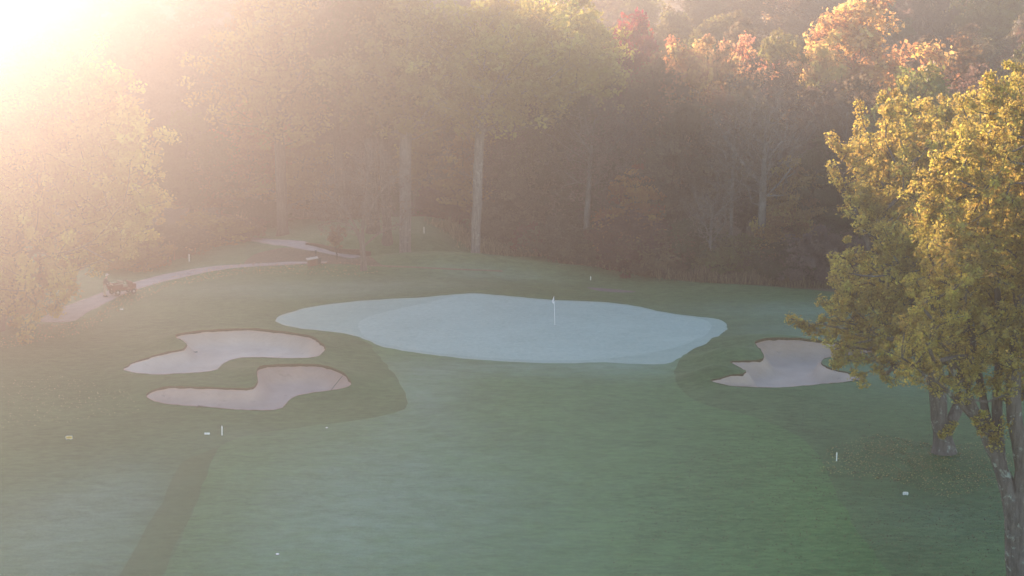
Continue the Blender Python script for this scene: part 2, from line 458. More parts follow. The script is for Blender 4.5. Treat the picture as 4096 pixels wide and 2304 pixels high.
# ------------------------------------------------------------------ ground: one conforming triangulation, split into its surfaces
rs = np.random.RandomState(5)
def grid(x0, x1, y0, y1, s):
    X, Y = np.meshgrid(np.arange(x0, x1, s), np.arange(y0, y1, s))
    P = np.c_[X.ravel(), Y.ravel()]
    return P + rs.uniform(-.22, .22, P.shape) * s
polys = [B1, B2, B3, GREEN, APRON, FAIR, TRACK, PATH, PATH2, PATH3, LITTER, WOOD]
near = grid(-48, 44, 62, 196, 0.9)
far = grid(-299, 299, -38, 599, 7.0)
far = far[~((far[:, 0] > -48) & (far[:, 0] < 44) & (far[:, 1] > 62) & (far[:, 1] < 196))]
bk = []
for B in (B1, B2, B3):
    g = grid(B[:, 0].min() - 2.5, B[:, 0].max() + 2.5, B[:, 1].min() - 2.5, B[:, 1].max() + 2.5, 0.3)
    d = polydist(g, B)
    bk.append(g[((d < 2.0) | inside(g, B)) & (d > 0.12)])
allp = np.concatenate([near, far] + bk)
keep = np.ones(len(allp), bool)
for pl in polys[3:]:
    bb = (allp[:, 0] > pl[:, 0].min() - 1) & (allp[:, 0] < pl[:, 0].max() + 1) & (allp[:, 1] > pl[:, 1].min() - 1) & (allp[:, 1] < pl[:, 1].max() + 1)
    idx = np.where(bb)[0]
    if len(pl) < 700 and len(idx):
        keep[idx] &= polydist(allp[idx], pl) > 0.15
allp = allp[keep]
corner = np.array([(-300, -39), (300, -39), (300, 600), (-300, 600)], float)
verts = [Vector(p) for p in np.concatenate([corner, allp])]
edges = [(0, 1), (1, 2), (2, 3), (3, 0)]
for pl in polys:
    s0 = len(verts); n_ = len(pl)
    verts += [Vector(p) for p in pl]
    edges += [(s0 + i, s0 + (i + 1) % n_) for i in range(n_)]
ov, oe, of, *_ = delaunay_2d_cdt(verts, edges, [], 0, 1e-4)
GV = np.array([tuple(v) for v in ov])
GF = np.array([f for f in of if len(f) == 3], np.int32)
cen = GV[GF].mean(1)
reg = np.zeros(len(GF), int)                       # 0 rough
for code, pl in ((1, FAIR), (2, TRACK), (9, WOOD), (10, LITTER), (6, PATH2), (7, PATH3), (5, PATH), (3, APRON), (4, GREEN), (11, B1), (12, B2), (13, B3)):
    reg[inside(cen, pl)] = code
base = height(GV[:, 0], GV[:, 1]) + bunker_shift(GV)

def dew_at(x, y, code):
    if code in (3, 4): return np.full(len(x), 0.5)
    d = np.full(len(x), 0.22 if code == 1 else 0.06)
    def blob(dx, dy, sx, sy, a):
        c = dat(dx, dy); nonlocal d
        d = d + a * gauss(x, y, c[0], c[1], sx, sy)
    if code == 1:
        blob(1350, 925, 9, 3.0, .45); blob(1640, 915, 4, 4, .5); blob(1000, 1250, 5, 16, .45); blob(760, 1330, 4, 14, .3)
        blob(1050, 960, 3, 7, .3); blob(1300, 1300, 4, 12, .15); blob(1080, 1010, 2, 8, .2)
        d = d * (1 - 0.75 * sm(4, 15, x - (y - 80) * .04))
    else:
        blob(120, 1330, 5.5, 10, .42); blob(300, 1250, 3, 7, .3); blob(200, 1440, 5, 6, .25)
        blob(2020, 780, 9, 3, .5); blob(1980, 830, 6, 3, .2); blob(2200, 840, 8, 5, .5); blob(2250, 940, 7, 6, .3); blob(2350, 1300, 4, 5, .15)
        blob(800, 740, 8, 2, .35); blob(1000, 715, 7, 2, .35); blob(700, 720, 6, 2, .25); blob(1220, 688, 6, 1.6, .5); blob(560, 720, 5, 3, .2)
        blob(620, 1105, 3, 3, .2)
    return d

def surf(name, codes, material, label=None, cat=None):
    m_ = np.isin(reg, codes)
    f = GF[m_]
    u, inv = np.unique(f, return_inverse=True)
    f = inv.reshape(f.shape)
    V = np.c_[GV[u], base[u]]
    me = fast_mesh(name, V, [f], True, {'dew': ('POINT', dew_at(V[:, 0], V[:, 1], codes[0]))})
    o = link(name, me, None, [material])
    tag(o, label, cat, None, 'structure')
    return o

surf('ground', [0], M_rough)
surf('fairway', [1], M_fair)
surf('mown_track', [2], M_track)
surf('green_apron', [3], M_apron)
surf('putting_green', [4], M_green)
surf('cart_path', [5], M_path)
surf('far_path', [6], M_path)
surf('side_path', [7], simple('side_path_asphalt', (0.09, 0.078, 0.088), (0.13, 0.115, 0.125), 1.2, 0.9))
surf('woodland_floor', [9], M_floor)
surf('litter_patch', [10], M_floor)

def bunker(code, poly, label, sand=None):
    m_ = reg == code
    f = GF[m_]
    u, inv = np.unique(f, return_inverse=True)
    f = inv.reshape(f.shape)
    V = np.c_[GV[u], base[u]]
    d = polydist(V[:, :2], poly)
    edge = d < 1e-3
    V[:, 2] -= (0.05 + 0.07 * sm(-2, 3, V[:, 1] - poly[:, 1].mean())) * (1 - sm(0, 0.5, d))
    # turf lip: a ragged strip from the grass edge down to the sand
    n_ = len(poly)
    zt = height(poly[:, 0], poly[:, 1]) + bunker_shift(poly)
    r2 = np.random.RandomState(code)
    top = np.c_[poly, zt + 0.012 + r2.uniform(0, .03, n_)]; dp = .13 + .05 * r2.uniform(0, 1, n_)
    bot = np.c_[poly, zt - dp]
    cx = poly - np.roll(poly, 1, 0)
    nrm = np.c_[-cx[:, 1], cx[:, 0]]; nrm /= np.linalg.norm(nrm, axis=1)[:, None] + 1e-9
    if not inside((poly + nrm * 0.05), poly).mean() > 0.5: nrm = -nrm
    bot[:, :2] += nrm * r2.uniform(0.0, 0.07, n_)[:, None]
    s0 = len(V)
    i = np.arange(n_); j = (i + 1) % n_
    lip = np.c_[s0 + i, s0 + j, s0 + n_ + j, s0 + n_ + i]
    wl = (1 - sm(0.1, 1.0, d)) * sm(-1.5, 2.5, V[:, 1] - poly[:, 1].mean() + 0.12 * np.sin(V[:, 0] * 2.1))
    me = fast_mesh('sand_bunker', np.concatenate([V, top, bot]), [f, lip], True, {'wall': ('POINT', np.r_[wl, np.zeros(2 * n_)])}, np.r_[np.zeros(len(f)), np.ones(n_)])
    o = link('sand_bunker', me, None, [sand or M_sand, M_lip])
    tag(o, label, 'sand bunker', None, 'structure')
bunker(11, B1, 'pale upper S-shaped sand bunker left of the green')
bunker(12, B2, 'darker lower S-shaped sand bunker left of the fairway', M_sand2)
bunker(13, B3, 'sand bunker with grassy fingers under the right-hand maple', M_sand3)

# ------------------------------------------------------------------ trees
def tubes(nodes, par, rad, sides):
    nodes = np.asarray(nodes); par = np.asarray(par); rad = np.asarray(rad)
    ch = np.where(par >= 0)[0]
    d = np.zeros_like(nodes); d[ch] = nodes[ch] - nodes[par[ch]]
    root = np.where(par < 0)[0]; d[root] = (0, 0, 1)
    d /= np.linalg.norm(d, axis=1)[:, None] + 1e-9
    ref = np.array([0.93, 0.36, 0.05])
    a = np.cross(d, ref); a /= np.linalg.norm(a, axis=1)[:, None] + 1e-9
    b = np.cross(d, a)
    th = np.arange(sides) / sides * 2 * np.pi
    cs, sn = np.cos(th), np.sin(th)
    def ring(c, aa, bb, r):
        return c[:, None, :] + r[:, None, None] * (cs[None, :, None] * aa[:, None, :] + sn[None, :, None] * bb[:, None, :])
    p = par[ch]
    thick = rad[ch] > 0.62 * rad[p]
    A0 = np.where(thick[:, None], a[p], a[ch]); B0 = np.where(thick[:, None], b[p], b[ch])
    r0 = np.where(thick, rad[p], rad[ch] * 1.15)
    V0 = ring(nodes[p], A0, B0, r0); V1 = ring(nodes[ch], a[ch], b[ch], rad[ch])
    V = np.concatenate([V0, V1], 1).reshape(-1, 3)
    k = np.arange(len(ch))[:, None] * (2 * sides); i = np.arange(sides)[None]; j = (i + 1) % sides
    F = np.stack([k + i, k + j, k + sides + j, k + sides + i], -1).reshape(-1, 4)
    return V, F

def leaves(r, C, n, cr, size, flat=0.75, droop=0.0, hue_sd=0.18, hang=0.0, clump_sd=.24):
    m = len(C) * n
    ci = np.repeat(np.arange(len(C)), n)
    g = r.normal(0, 1, (m, 3)); g /= np.linalg.norm(g, axis=1)[:, None]
    rad = r.uniform(0.15, 1, m) ** 0.6
    crv = cr * r.uniform(0.7, 1.35, len(C))
    P = C[ci] + g * (rad * crv[ci])[:, None] * np.array([1, 1, flat])
    P[:, 2] -= droop * rad ** 2
    nn = r.normal(0, 1, (m, 3)) + g * 0.5 + np.array([0, 0, 0.5]); nn /= np.linalg.norm(nn, axis=1)[:, None]
    t = r.normal(0, 1, (m, 3)); t[:, 2] -= hang
    t -= (t * nn).sum(1)[:, None] * nn; t /= np.linalg.norm(t, axis=1)[:, None]
    b = np.cross(nn, t)
    L = size * r.uniform(0.6, 1.35, m)[:, None]; W = L * r.uniform(0.45, 0.75, m)[:, None]
    V = np.stack([P - t * L, P + b * W - t * L * .1, P + t * L, P - b * W - t * L * .1], 1).reshape(-1, 3)
    F = np.arange(m * 4).reshape(-1, 4)
    hue = np.clip(0.5 + r.normal(0, clump_sd, len(C))[ci] + r.normal(0, hue_sd, m), 0, 1)
    return V, F, hue

PROF = {
    'round': lambda t: np.sin(np.pi * np.clip(t, 0, 1) ** 0.75) ** 0.65,
    'dome': lambda t: np.clip(1.02 - (np.clip(t, 0, 1)) ** 2.2, 0, 1) ** 0.62 * sm(-0.05, 0.12, t),
    'cone': lambda t: np.clip(1.05 - t, 0, 1) ** 0.8 * sm(-.05, .1, t),
    'vase': lambda t: (0.45 + 0.55 * t) * np.clip(1.04 - t ** 5, 0, 1) ** .6,
    'oval': lambda t: np.sin(np.pi * np.clip(t * .94 + .06, 0, 1) ** 0.9) ** 0.8,
}

def crown_pts(r, n, z0, z1, R, prof, off=(0, 0), lob=0.28, shell=0.45):
    ph = r.uniform(0, 6.28, 6)
    t = r.uniform(0, 1, n * 3); phi = r.uniform(0, 2 * np.pi, n * 3)
    rr = PROF[prof](t)
    keep = r.uniform(0, 1, n * 3) < rr ** 1.5 + .05
    t, phi, rr = t[keep][:n], phi[keep][:n], rr[keep][:n]
    l = 1 + lob * (0.5 * np.sin(2 * phi + ph[0] + 3 * t) + 0.45 * np.sin(3 * phi + ph[1] - 5 * t) + .5 * np.sin(5 * phi + ph[2] + 9 * t)) 
    rho = R * rr * l * r.uniform(0, 1, len(t)) ** shell
    zz = z0 + (z1 - z0) * t + r.normal(0, .25, len(t)) + lob * 1.0 * np.sin(3 * phi + ph[3]) 
    return np.c_[off[0] + rho * np.cos(phi), off[1] + rho * np.sin(phi), zz]

def skeleton(r, stems, clumps, tip_r, trunk_r, sag=0.0):
    """stems: list of polylines (first is the trunk from the ground, others start on it). returns nodes,parents,radii,clump ids"""
    nodes, par, isstem = [], [], []
    for si, st in enumerate(stems):
        st = np.asarray(st, float)
        pts = smooth(st, False, 0.55)
        if si == 0: last = -1
        else:
            A = np.array(nodes); last = int(np.argmin(((A - pts[0]) ** 2).sum(1))); pts = pts[1:]
        for q in pts:
            nodes.append(q + r.normal(0, .02, 3) * (1 if last >= 0 else 0)); par.append(last); isstem.append(True); last = len(nodes) - 1
    NA = np.zeros((len(nodes) + len(clumps) * 6 + 10, 3)); cnt = len(nodes); NA[:cnt] = nodes
    minz = min(1.5, clumps[:, 2].min()) if len(clumps) else 0
    ax = np.array([np.sqrt(((NA[:cnt] - c) ** 2).sum(1)).min() for c in clumps])
    tips = []
    for ci in np.argsort(ax):
        c = clumps[ci]
        d = NA[:cnt] - c
        hd = np.hypot(d[:, 0], d[:, 1])
        cost = np.sqrt((d ** 2).sum(1)) + 1.6 * np.maximum(0, NA[:cnt, 2] - (c[2] - 0.25 * hd)) + 3 * (NA[:cnt, 2] < 0.8)
        p = int(np.argmin(cost)); a = NA[p]
        L = np.linalg.norm(c - a); k = max(1, min(5, int(L / 0.8)))
        last = p
        bend = r.normal(0, .09, 3) * L
        bend[2] += -.10 * L + sag * L
        for q in range(1, k + 1):
            s = q / k
            pt = a + (c - a) * s + bend * (s * (1 - s) * 2)
            NA[cnt] = pt; nodes.append(pt); par.append(last); last = cnt; cnt += 1
        tips.append(last)
    par = np.array(par); n = cnt
    w = np.zeros(n); w[tips] += tip_r ** 2.3
    for i in range(n - 1, 0, -1):
        if par[i] >= 0: w[par[i]] += w[i]
    w = np.maximum(w, tip_r ** 2.3 * 0.3)
    rad = w ** (1 / 2.3)
    ns = sum(isstem)
    rad = rad * 1.0
    if trunk_r:
        k = trunk_r / rad[min(3, n - 1)]
        k2 = np.clip((rad - tip_r) / (rad[3] - tip_r + 1e-6), 0, 1)
        rad = rad * (1 + (k - 1) * k2)
    # root flare
    z = NA[:n, 2] - NA[0, 2]
    fl = np.where((np.arange(n) < ns) & (z < 1.3), 1 + 0.55 * (1 - np.clip(z, 0, 1.3) / 1.3) ** 2, 1)
    return NA[:n], par, rad * fl

def twigs(r, C, n, length, rad, up=0.4):
    m = len(C) * n
    ci = np.repeat(np.arange(len(C)), n)
    d = r.normal(0, 1, (m, 3)); d[:, 2] += up * 2; d /= np.linalg.norm(d, axis=1)[:, None]
    L = length * r.uniform(.5, 1.4, m)[:, None]
    a = C[ci]; mid = a + d * L * .5 + r.normal(0, .06, (m, 3)) * L; e = a + d * L + r.normal(0, .16, (m, 3)) * L
    nodes = np.concatenate([a, mid, e]); i = np.arange(m)
    par = np.concatenate([np.full(m, -1), i, m + i])
    rd = np.concatenate([np.full(m, rad), np.full(m, rad * .75), np.full(m, rad * .35)])
    return tubes(nodes, par, rd, 3)

def tree_mesh(seed, H, clear, R, prof='round', n=150, per=70, cr=0.8, size=0.2, trunk_r=0.25, stems=None, off=(0, 0), pts=None, lob=.28,
              tip=0.02, ntw=3, twl=0.9, sides=6, flat=.75, droop=0.0, sag=0.0, hang=0.0, shell=.45, twr=.012, leaf_frac=1.0, extra=None, hue_sd=.10, clump_sd=.24):
    r = np.random.RandomState(seed)
    C = crown_pts(r, n, clear, H, R, prof, off, lob, shell) if pts is None else pts
    if extra is not None: C = np.concatenate([C, extra])
    if stems is None:
        top = clear + (H - clear) * 0.72
        wob = r.normal(0, .25, (3, 2))
        stems = [[(0, 0, -0.35), (0, 0, .5), (wob[0, 0] * .5, wob[0, 1] * .5, top * .33), (wob[1, 0], wob[1, 1], top * .66), (off[0] * .6 + wob[2, 0], off[1] * .6 + wob[2, 1], top)]]
    nd, pa, rd = skeleton(r, stems, C, tip, trunk_r, sag)
    V, F = tubes(nd, pa, rd, sides)
    if ntw:
        V2, F2 = twigs(r, C, ntw, twl, twr)
        F = np.concatenate([F, F2 + len(V)]); V = np.concatenate([V, V2])
    tm = fast_mesh('trunk', V, [F], True)
    cm = None
    if per:
        CL = C if leaf_frac >= 1 else C[r.uniform(0, 1, len(C)) < leaf_frac]
        V, F, h = leaves(r, CL, per, cr, size, flat, droop, hue_sd, hang, clump_sd)
        cm = fast_mesh('crown', V, [F], False, {'hue': ('FACE', h)})
    return tm, cm

def tree(name, meshes, loc, bark, color, label, cat='tree', group=None, rz=0.0, scale=(1, 1, 1), crown='crown', leaf=None):
    tm, cm = meshes
    o = empty(name, loc, rz, scale)
    tag(o, label, cat, group)
    t = bpy.data.objects.new('trunk', tm); COL.objects.link(t); t.parent = o
    if not tm.materials: tm.materials.append(None)
    t.material_slots[0].link = 'OBJECT'; t.material_slots[0].material = bark
    if cm is not None:
        c = bpy.data.objects.new(crown, cm); COL.objects.link(c); c.parent = o
        if not cm.materials: cm.materials.append(leaf or (M_leaf if name in ('maple_tree', 'young_tree') else M_leaf_far))
        c.color = (*color, 1)
    return o

# --- colours (albedo)
GOLD = (0.46, 0.31, 0.06); OLIVE = (0.095, 0.090, 0.038); DKOLIVE = (0.055, 0.062, 0.030); RUST = (0.11, 0.066, 0.042)
MAROON = (0.085, 0.034, 0.034); BROWN = (0.085, 0.066, 0.046); ORANGE = (0.27, 0.13, 0.05); OCHRE = (0.19, 0.125, 0.04)
CRIMSON = (0.13, 0.030, 0.038); GREENY = (0.12, 0.13, 0.045); PINKB = (0.108, 0.074, 0.062); GREYB = (0.095, 0.078, 0.064); PEACH = (0.37, 0.24, 0.12)

def gloc(dx, Y):
    x = xat(dx, Y); return gp(x, Y)

# --- the two maples at the right
# back maple
b0 = dat(2375, 1138)
def rel(dx, dy, Y, b):
    d = ray(dx * K, dy * K); t = Y / d[1]
    return (d[0] * t - b[0], Y - b[1], CAM_H + d[2] * t - b[2])
Yb = b0[1]
st = [[(0, 0, -.4), (0, 0, .4), rel(2362, 1050, Yb, b0), rel(2358, 980, Yb, b0), rel(2350, 900, Yb, b0), rel(2330, 760, Yb, b0), rel(2300, 560, Yb, b0), rel(2270, 400, Yb, b0)],
      [rel(2372, 1105, Yb, b0), rel(2398, 1050, Yb, b0), rel(2425, 980, Yb + .5, b0), rel(2440, 880, Yb + .8, b0), rel(2445, 700, Yb + 1, b0), rel(2420, 520, Yb + 1, b0)],
      [rel(2355, 930, Yb, b0), rel(2300, 890, Yb - .5, b0), rel(2240, 850, Yb - 1, b0), rel(2150, 830, Yb - 1.5, b0), rel(2040, 810, Yb - 1.5, b0)],
      [rel(2345, 830, Yb, b0), rel(2270, 730, Yb - .5, b0), rel(2200, 640, Yb - .8, b0), rel(2150, 520, Yb - .8, b0), rel(2110, 420, Yb - .8, b0)],
      [rel(2420, 850, Yb, b0), rel(2500, 760, Yb + 1, b0), rel(2540, 640, Yb + 1, b0)]]
rb = np.random.RandomState(11)
def bunches(r, disp, nb, per, Y, b, sy, sd=.5):
    """clump centres gathered in shoots: nb bunches of per clumps inside an outline"""
    B = fill(r, disp, nb, Y, b, sy)
    i = np.repeat(np.arange(nb), per)
    g = r.normal(0, 1, (nb * per, 3)) * np.array([sd, sd, sd * 1.5])
    g[:, 2] -= sd * .25
    k = np.abs(g[:, 2:3]) / (sd * 3)
    g[:, :2] *= np.clip(1.15 - k, .35, 1)
    return B[i] + g
def fill(r, disp, n, Y, b, sy):
    """clump centres inside an outline seen in the photo, spread in depth"""
    P = np.array(disp, float); out = []
    while len(out) < n:
        q = np.c_[r.uniform(P[:, 0].min(), P[:, 0].max(), 400), r.uniform(P[:, 1].min(), P[:, 1].max(), 400)]
        for w in q[inside(q, P)]:
            out.append(rel(w[0], w[1], Y + r.normal(0, sy), b))
            if len(out) >= n: break
    return np.array(out)
o2 = [(2165, 300), (2170, 275), (2195, 270), (2250, 255), (2290, 285), (2330, 290), (2400, 290), (2470, 275), (2570, 290), (2600, 400), (2560, 820), (2470, 870), (2400, 890), (2300, 900), (2200, 880), (2120, 870), (2095, 840), (2110, 760), (2115, 690), (2150, 640), (2175, 560), (2160, 510), (2155, 430), (2160, 360)]
P2 = bunches(rb, o2, 200, 11, Yb, b0, 2.8, .5)
ex = [rel(x_, y_, Yb - .8, b0) for x_, y_ in [(2093, 345), (2097, 360), (2106, 374), (2116, 384), (2128, 390), (2140, 398), (2150, 408), (2120, 372), (2136, 376), (2095, 420), (2098, 436), (2106, 450), (2114, 464), (2124, 476), (2136, 488), (2146, 500), (2128, 460), (2140, 470),
    (1990, 802), (1998, 806), (2008, 812), (2020, 815), (2032, 820), (2044, 824), (2056, 830), (2066, 812), (2074, 836), (2030, 832), (2050, 845), (2068, 756), (2076, 762), (2086, 770), (2094, 780), (2070, 800), (2084, 860), (2100, 880), (2120, 888), (2150, 900), (2180, 905), (2200, 930), (2228, 950), (2245, 960), (2260, 940), (2215, 915), (2240, 905),
    (2160, 262), (2165, 280), (2216, 250), (2222, 240), (2250, 232), (2254, 246), (2330, 262), (2338, 272), (2400, 262), (2300, 930), (2330, 925), (2385, 1082), (2370, 1095), (2398, 1070)]]
tm = tree_mesh(21, 0, 0, 0, pts=P2, extra=np.array(ex), per=66, cr=.36, size=.088, hue_sd=.19, clump_sd=.10, trunk_r=.47, stems=st, tip=.016, ntw=3, twl=.6, sides=10, twr=.010, flat=.9, hang=.6)
tree('maple_tree', tm, b0, B_lichen, (0.31, 0.25, 0.085), 'twin-trunked golden maple behind the larger one, its low branch over the right bunker', 'tree')
# front maple
d = ray(2556 * K, 1530 * K); b1 = np.array([0, 0, 0.]); b1[:] = at(2558 * K, 1500 * K)
Yf = b1[1]
st = [[(0, 0, -.5), (0, 0, .5), rel(2556, 1400, Yf, b1), rel(2552, 1300, Yf, b1), rel(2540, 1240, Yf, b1)],
      [rel(2540, 1240, Yf, b1), rel(2505, 1150, Yf, b1), rel(2465, 1060, Yf, b1), rel(2425, 980, Yf, b1), rel(2400, 920, Yf, b1), rel(2385, 800, Yf, b1), rel(2370, 640, Yf, b1), rel(2380, 480, Yf, b1)],
      [rel(2530, 1215, Yf, b1), rel(2515, 1130, Yf + .5, b1), rel(2508, 1040, Yf + .7, b1), rel(2512, 900, Yf + .8, b1), rel(2505, 700, Yf + 1, b1), rel(2480, 480, Yf + 1, b1), rel(2490, 330, Yf + 1, b1)],
      [rel(2556, 1270, Yf, b1), rel(2572, 1180, Yf - .3, b1), rel(2556, 1080, Yf - .4, b1), rel(2548, 960, Yf - .4, b1), rel(2565, 800, Yf - .4, b1), rel(2600, 600, Yf - .4, b1), rel(2620, 400, Yf, b1)],
      [rel(2470, 1075, Yf, b1), rel(2425, 1030, Yf - .3, b1), rel(2385, 985, Yf - .6, b1), rel(2330, 945, Yf - 1, b1), rel(2270, 900, Yf - 1.2, b1), rel(2200, 870, Yf - 1.2, b1)],
      [rel(2495, 1125, Yf, b1), rel(2478, 1020, Yf + 1, b1), rel(2450, 900, Yf + 1.4, b1), rel(2440, 760, Yf + 1.4, b1)]]
o1 = [(2385, 360), (2415, 320), (2430, 285), (2455, 275), (2485, 235), (2510, 222), (2550, 235), (2600, 225), (2700, 225), (2780, 360), (2800, 560), (2780, 800), (2700, 920), (2560, 930), (2480, 925), (2420, 920), (2330, 905), (2270, 890), (2240, 870), (2270, 830), (2310, 790), (2300, 700), (2320, 560), (2350, 440)]
P1 = bunches(rb, o1, 180, 11, Yf, b1, 2.5, .42)
ex = [rel(x_, y_, Yf - .5, b1) for x_, y_ in [(2500, 1100), (2520, 1085), (2490, 1070), (2535, 1060), (2470, 1085), (2455, 1060), (2540, 1010), (2455, 985), (2475, 1040), (2505, 1120), (2415, 1000), (2360, 985), (2310, 960), (2290, 945), (2340, 970), (2390, 960), (2440, 965), (2480, 975), (2530, 960), (2560, 975), (2425, 940), (2365, 950), (2500, 950), (2480, 205), (2484, 220), (2490, 196), (2520, 215), (2540, 200), (2560, 205), (2445, 245), (2420, 262), (2425, 250)]]
tm = tree_mesh(22, 0, 0, 0, pts=P1, extra=np.array(ex), per=76, cr=.32, size=.066, hue_sd=.19, clump_sd=.10, trunk_r=.47, stems=st, tip=.016, ntw=3, twl=.55, sides=10, twr=.010, flat=.9, hang=.6)
tree('maple_tree', tm, b1, B_lichen, (0.31, 0.255, 0.085), 'many-stemmed lichen-barked maple at the right edge, nearest tree to the viewer', 'tree')

# --- big hazy tree at the left
b2 = dat(-12, 832)
Yl = b2[1]
st = [[(0, 0, -.4), (.1, 0, .4), rel(12, 770, Yl, b2), rel(38, 710, Yl, b2), rel(50, 620, Yl, b2), rel(45, 500, Yl, b2), rel(30, 340, Yl, b2), rel(40, 220, Yl, b2)],
      [rel(40, 690, Yl, b2), rel(110, 600, Yl - 1, b2), rel(200, 520, Yl - 1.5, b2), rel(300, 440, Yl - 1.5, b2)],
      [rel(38, 705, Yl, b2), rel(-60, 600, Yl + 1, b2), rel(-140, 480, Yl + 1.5, b2), rel(-200, 380, Yl + 1.5, b2)],
      [rel(45, 640, Yl, b2), rel(110, 630, Yl - 2, b2), rel(160, 650, Yl - 3, b2), rel(190, 668, Yl - 3, b2)],
      [rel(48, 560, Yl, b2), rel(150, 400, Yl, b2), rel(220, 280, Yl, b2)]]
o3 = [(-330, 300), (-250, 200), (-120, 120), (0, 108), (60, 118), (115, 116), (200, 130), (222, 152), (232, 180), (280, 200), (300, 235), (330, 270), (345, 305), (385, 350), (410, 385), (418, 420), (410, 460), (395, 500), (385, 545), (350, 575), (320, 592), (265, 612), (225, 640), (190, 670), (165, 710), (150, 735), (130, 745), (100, 770), (40, 780), (-60, 760), (-200, 720), (-300, 600), (-360, 450)]
P3 = bunches(rb, o3, 270, 9, Yl, b2, 4.5, .7)
tm = tree_mesh(23, 0, 0, 0, pts=P3, per=52, cr=.62, size=.15, trunk_r=.5, stems=st, tip=.016, ntw=2, twl=.7, sides=8, twr=.012, flat=.85, hang=.4)
tree('broad_tree', tm, b2, B_brown, (0.30, 0.225, 0.075), 'huge rounded yellow tree at the left edge, washed out by the low sun', 'tree')

# --- tall trees of the middle
def tall(seed, dx, Y, H, clear, R, tr, lean, color, label, bark, n=330, per=40, off=(0, 0)):
    loc = gloc(dx, Y)
    r = np.random.RandomState(seed)
    top = clear + (H - clear) * .8
    st = [[(0, 0, -.4), (0, 0, .6), (lean * .2, 0, clear * .5), (lean * .45, 0, clear), (lean * .8, .3, clear + (top - clear) * .5), (lean, .2, top)]]
    for q in range(5):
        a = r.uniform(0, 6.28); z = clear * r.uniform(.85, 1.3)
        st.append([(lean * .45, 0, z), (lean * .5 + 2.2 * math.cos(a), 2.2 * math.sin(a), z + 2.2), (lean * .5 + R * .75 * math.cos(a), R * .75 * math.sin(a), z + 5)])
    tm = tree_mesh(seed, H, clear * .92, R, 'oval', n, per, 1.05, .20, tr, st, off=off, lob=.38, tip=.02, ntw=2, twl=1.0, sides=10, flat=.7, hang=.6)
    return tree('tall_tree', tm, loc, bark, color, label, 'tree', 'tall trees behind the green')
tall(31, 1020, 163, 23.8, 12.0, 6.5, .50, .3, (.15, .14, .05), 'tallest pale-barked tree, its thick lichen-flecked trunk standing left of the grassy bank', B_grey, off=(.5, 0))
tall(32, 1196, 161.0, 23.2, 12.5, 8.0, .40, 1.0, (.17, .15, .05), 'tall tree with smooth bare grey trunk at the back of the tee mound', B_grey, off=(2.0, 0))
tall(33, 975, 166, 23.5, 11.5, 5.5, .40, -.8, DKOLIVE, 'dull straight-trunked tall tree just left of the lichen-flecked trunk', B_brown, off=(-1.0, 0))
tall(34, 712, 177, 24.5, 9.5, 6.5, .50, -.3, (0.2, .15, .05), 'tall tree with a flared buttressed foot beside the far path', B_brown)
tall(35, 1330, 176, 25, 11.5, 6.8, .35, 1.6, (.20, .19, .06), 'tall green-gold tree whose crown ends the high canopy at its right', B_brown, off=(2.3, 0))
tall(36, 860, 186, 25, 10, 6.5, .4, -1.0, BROWN, 'tall brown-leaved tree half lost in glare behind the bare small tree', B_brown)
tall(37, 940, 168, 24, 10, 4.5, .55, -.4, BROWN, 'stout brown-trunked tree right behind the small bare tree', B_brown, n=260)

# --- small bare tree by the leaf litter
b4 = dat(915, 678); Yc = b4[1]
st = [[(0, 0, -.3), (0, 0, .3), rel(913, 640, Yc, b4), rel(911, 600, Yc, b4), rel(917, 500, Yc, b4), rel(926, 420, Yc, b4)],
      [rel(912, 612, Yc, b4), rel(890, 575, Yc, b4), rel(850, 555, Yc, b4), rel(800, 570, Yc, b4)],
      [rel(912, 622, Yc, b4), rel(950, 590, Yc - .3, b4), rel(975, 575, Yc - .3, b4), rel(1010, 560, Yc, b4)],
      [rel(911, 600, Yc, b4), rel(870, 530, Yc, b4), rel(810, 480, Yc, b4)], [rel(913, 560, Yc, b4), rel(960, 480, Yc, b4), rel(1010, 430, Yc, b4)]]
P4 = fill(rb, [(790, 560), (780, 500), (810, 430), (870, 380), (940, 360), (1010, 390), (1050, 450), (1045, 540), (1000, 580), (930, 570), (860, 590), (820, 600)], 420, Yc, b4, 1.6)
tm = tree_mesh(24, 0, 0, 0, pts=P4, per=3, cr=.5, size=.10, trunk_r=.24, stems=st, tip=.012, ntw=7, twl=.8, sides=8, twr=.009, leaf_frac=.5)
tree('bare_tree', tm, b4, B_twig, RUST, 'small spreading tree with bare twigs in front of the far path', 'tree')

# --- pale bare sycamores in the wood on the right
def sycamore(seed, dx, Y, H, R, tr, lean, label, n=240):
    loc = gloc(dx, Y); r = np.random.RandomState(seed)
    st = [[(0, 0, -.3), (0, 0, .5), (lean * .3, 0, H * .3), (lean * .5, 0, H * .55), (lean, 0, H * .85)]]
    for q in range(6):
        a = r.uniform(0, 6.28); z = H * r.uniform(.36, .7); L = R * r.uniform(.7, 1.05)
        st.append([(lean * z / H, 0, z), (lean * z / H + L * .45 * math.cos(a), L * .45 * math.sin(a), z + L * .45), (lean * z / H + L * math.cos(a), L * math.sin(a), z + L * 1.1)])
    tm = tree_mesh(seed, H, H * .42, R, 'vase', n, 4, .5, .14, tr, st, lob=.4, tip=.017, ntw=5, twl=.9, sides=7, twr=.011, leaf_frac=.35)
    return tree('sycamore_tree', tm, loc, B_pale, BROWN, label, 'tree', 'bare pale trees on the wood edge')
sycamore(41, 1912, 156, 15.5, 4.6, .34, .2, 'biggest bare grey tree in the wood, its forked twin trunk above the right bunker')
sycamore(42, 1834, 158, 15, 3.2, .14, .3, 'slim white-stemmed bare tree left of the forked grey one', 170)
sycamore(43, 1925, 160, 14.5, 4, .26, 1.6, 'bare tree leaning right close behind the forked grey trunk', 170)
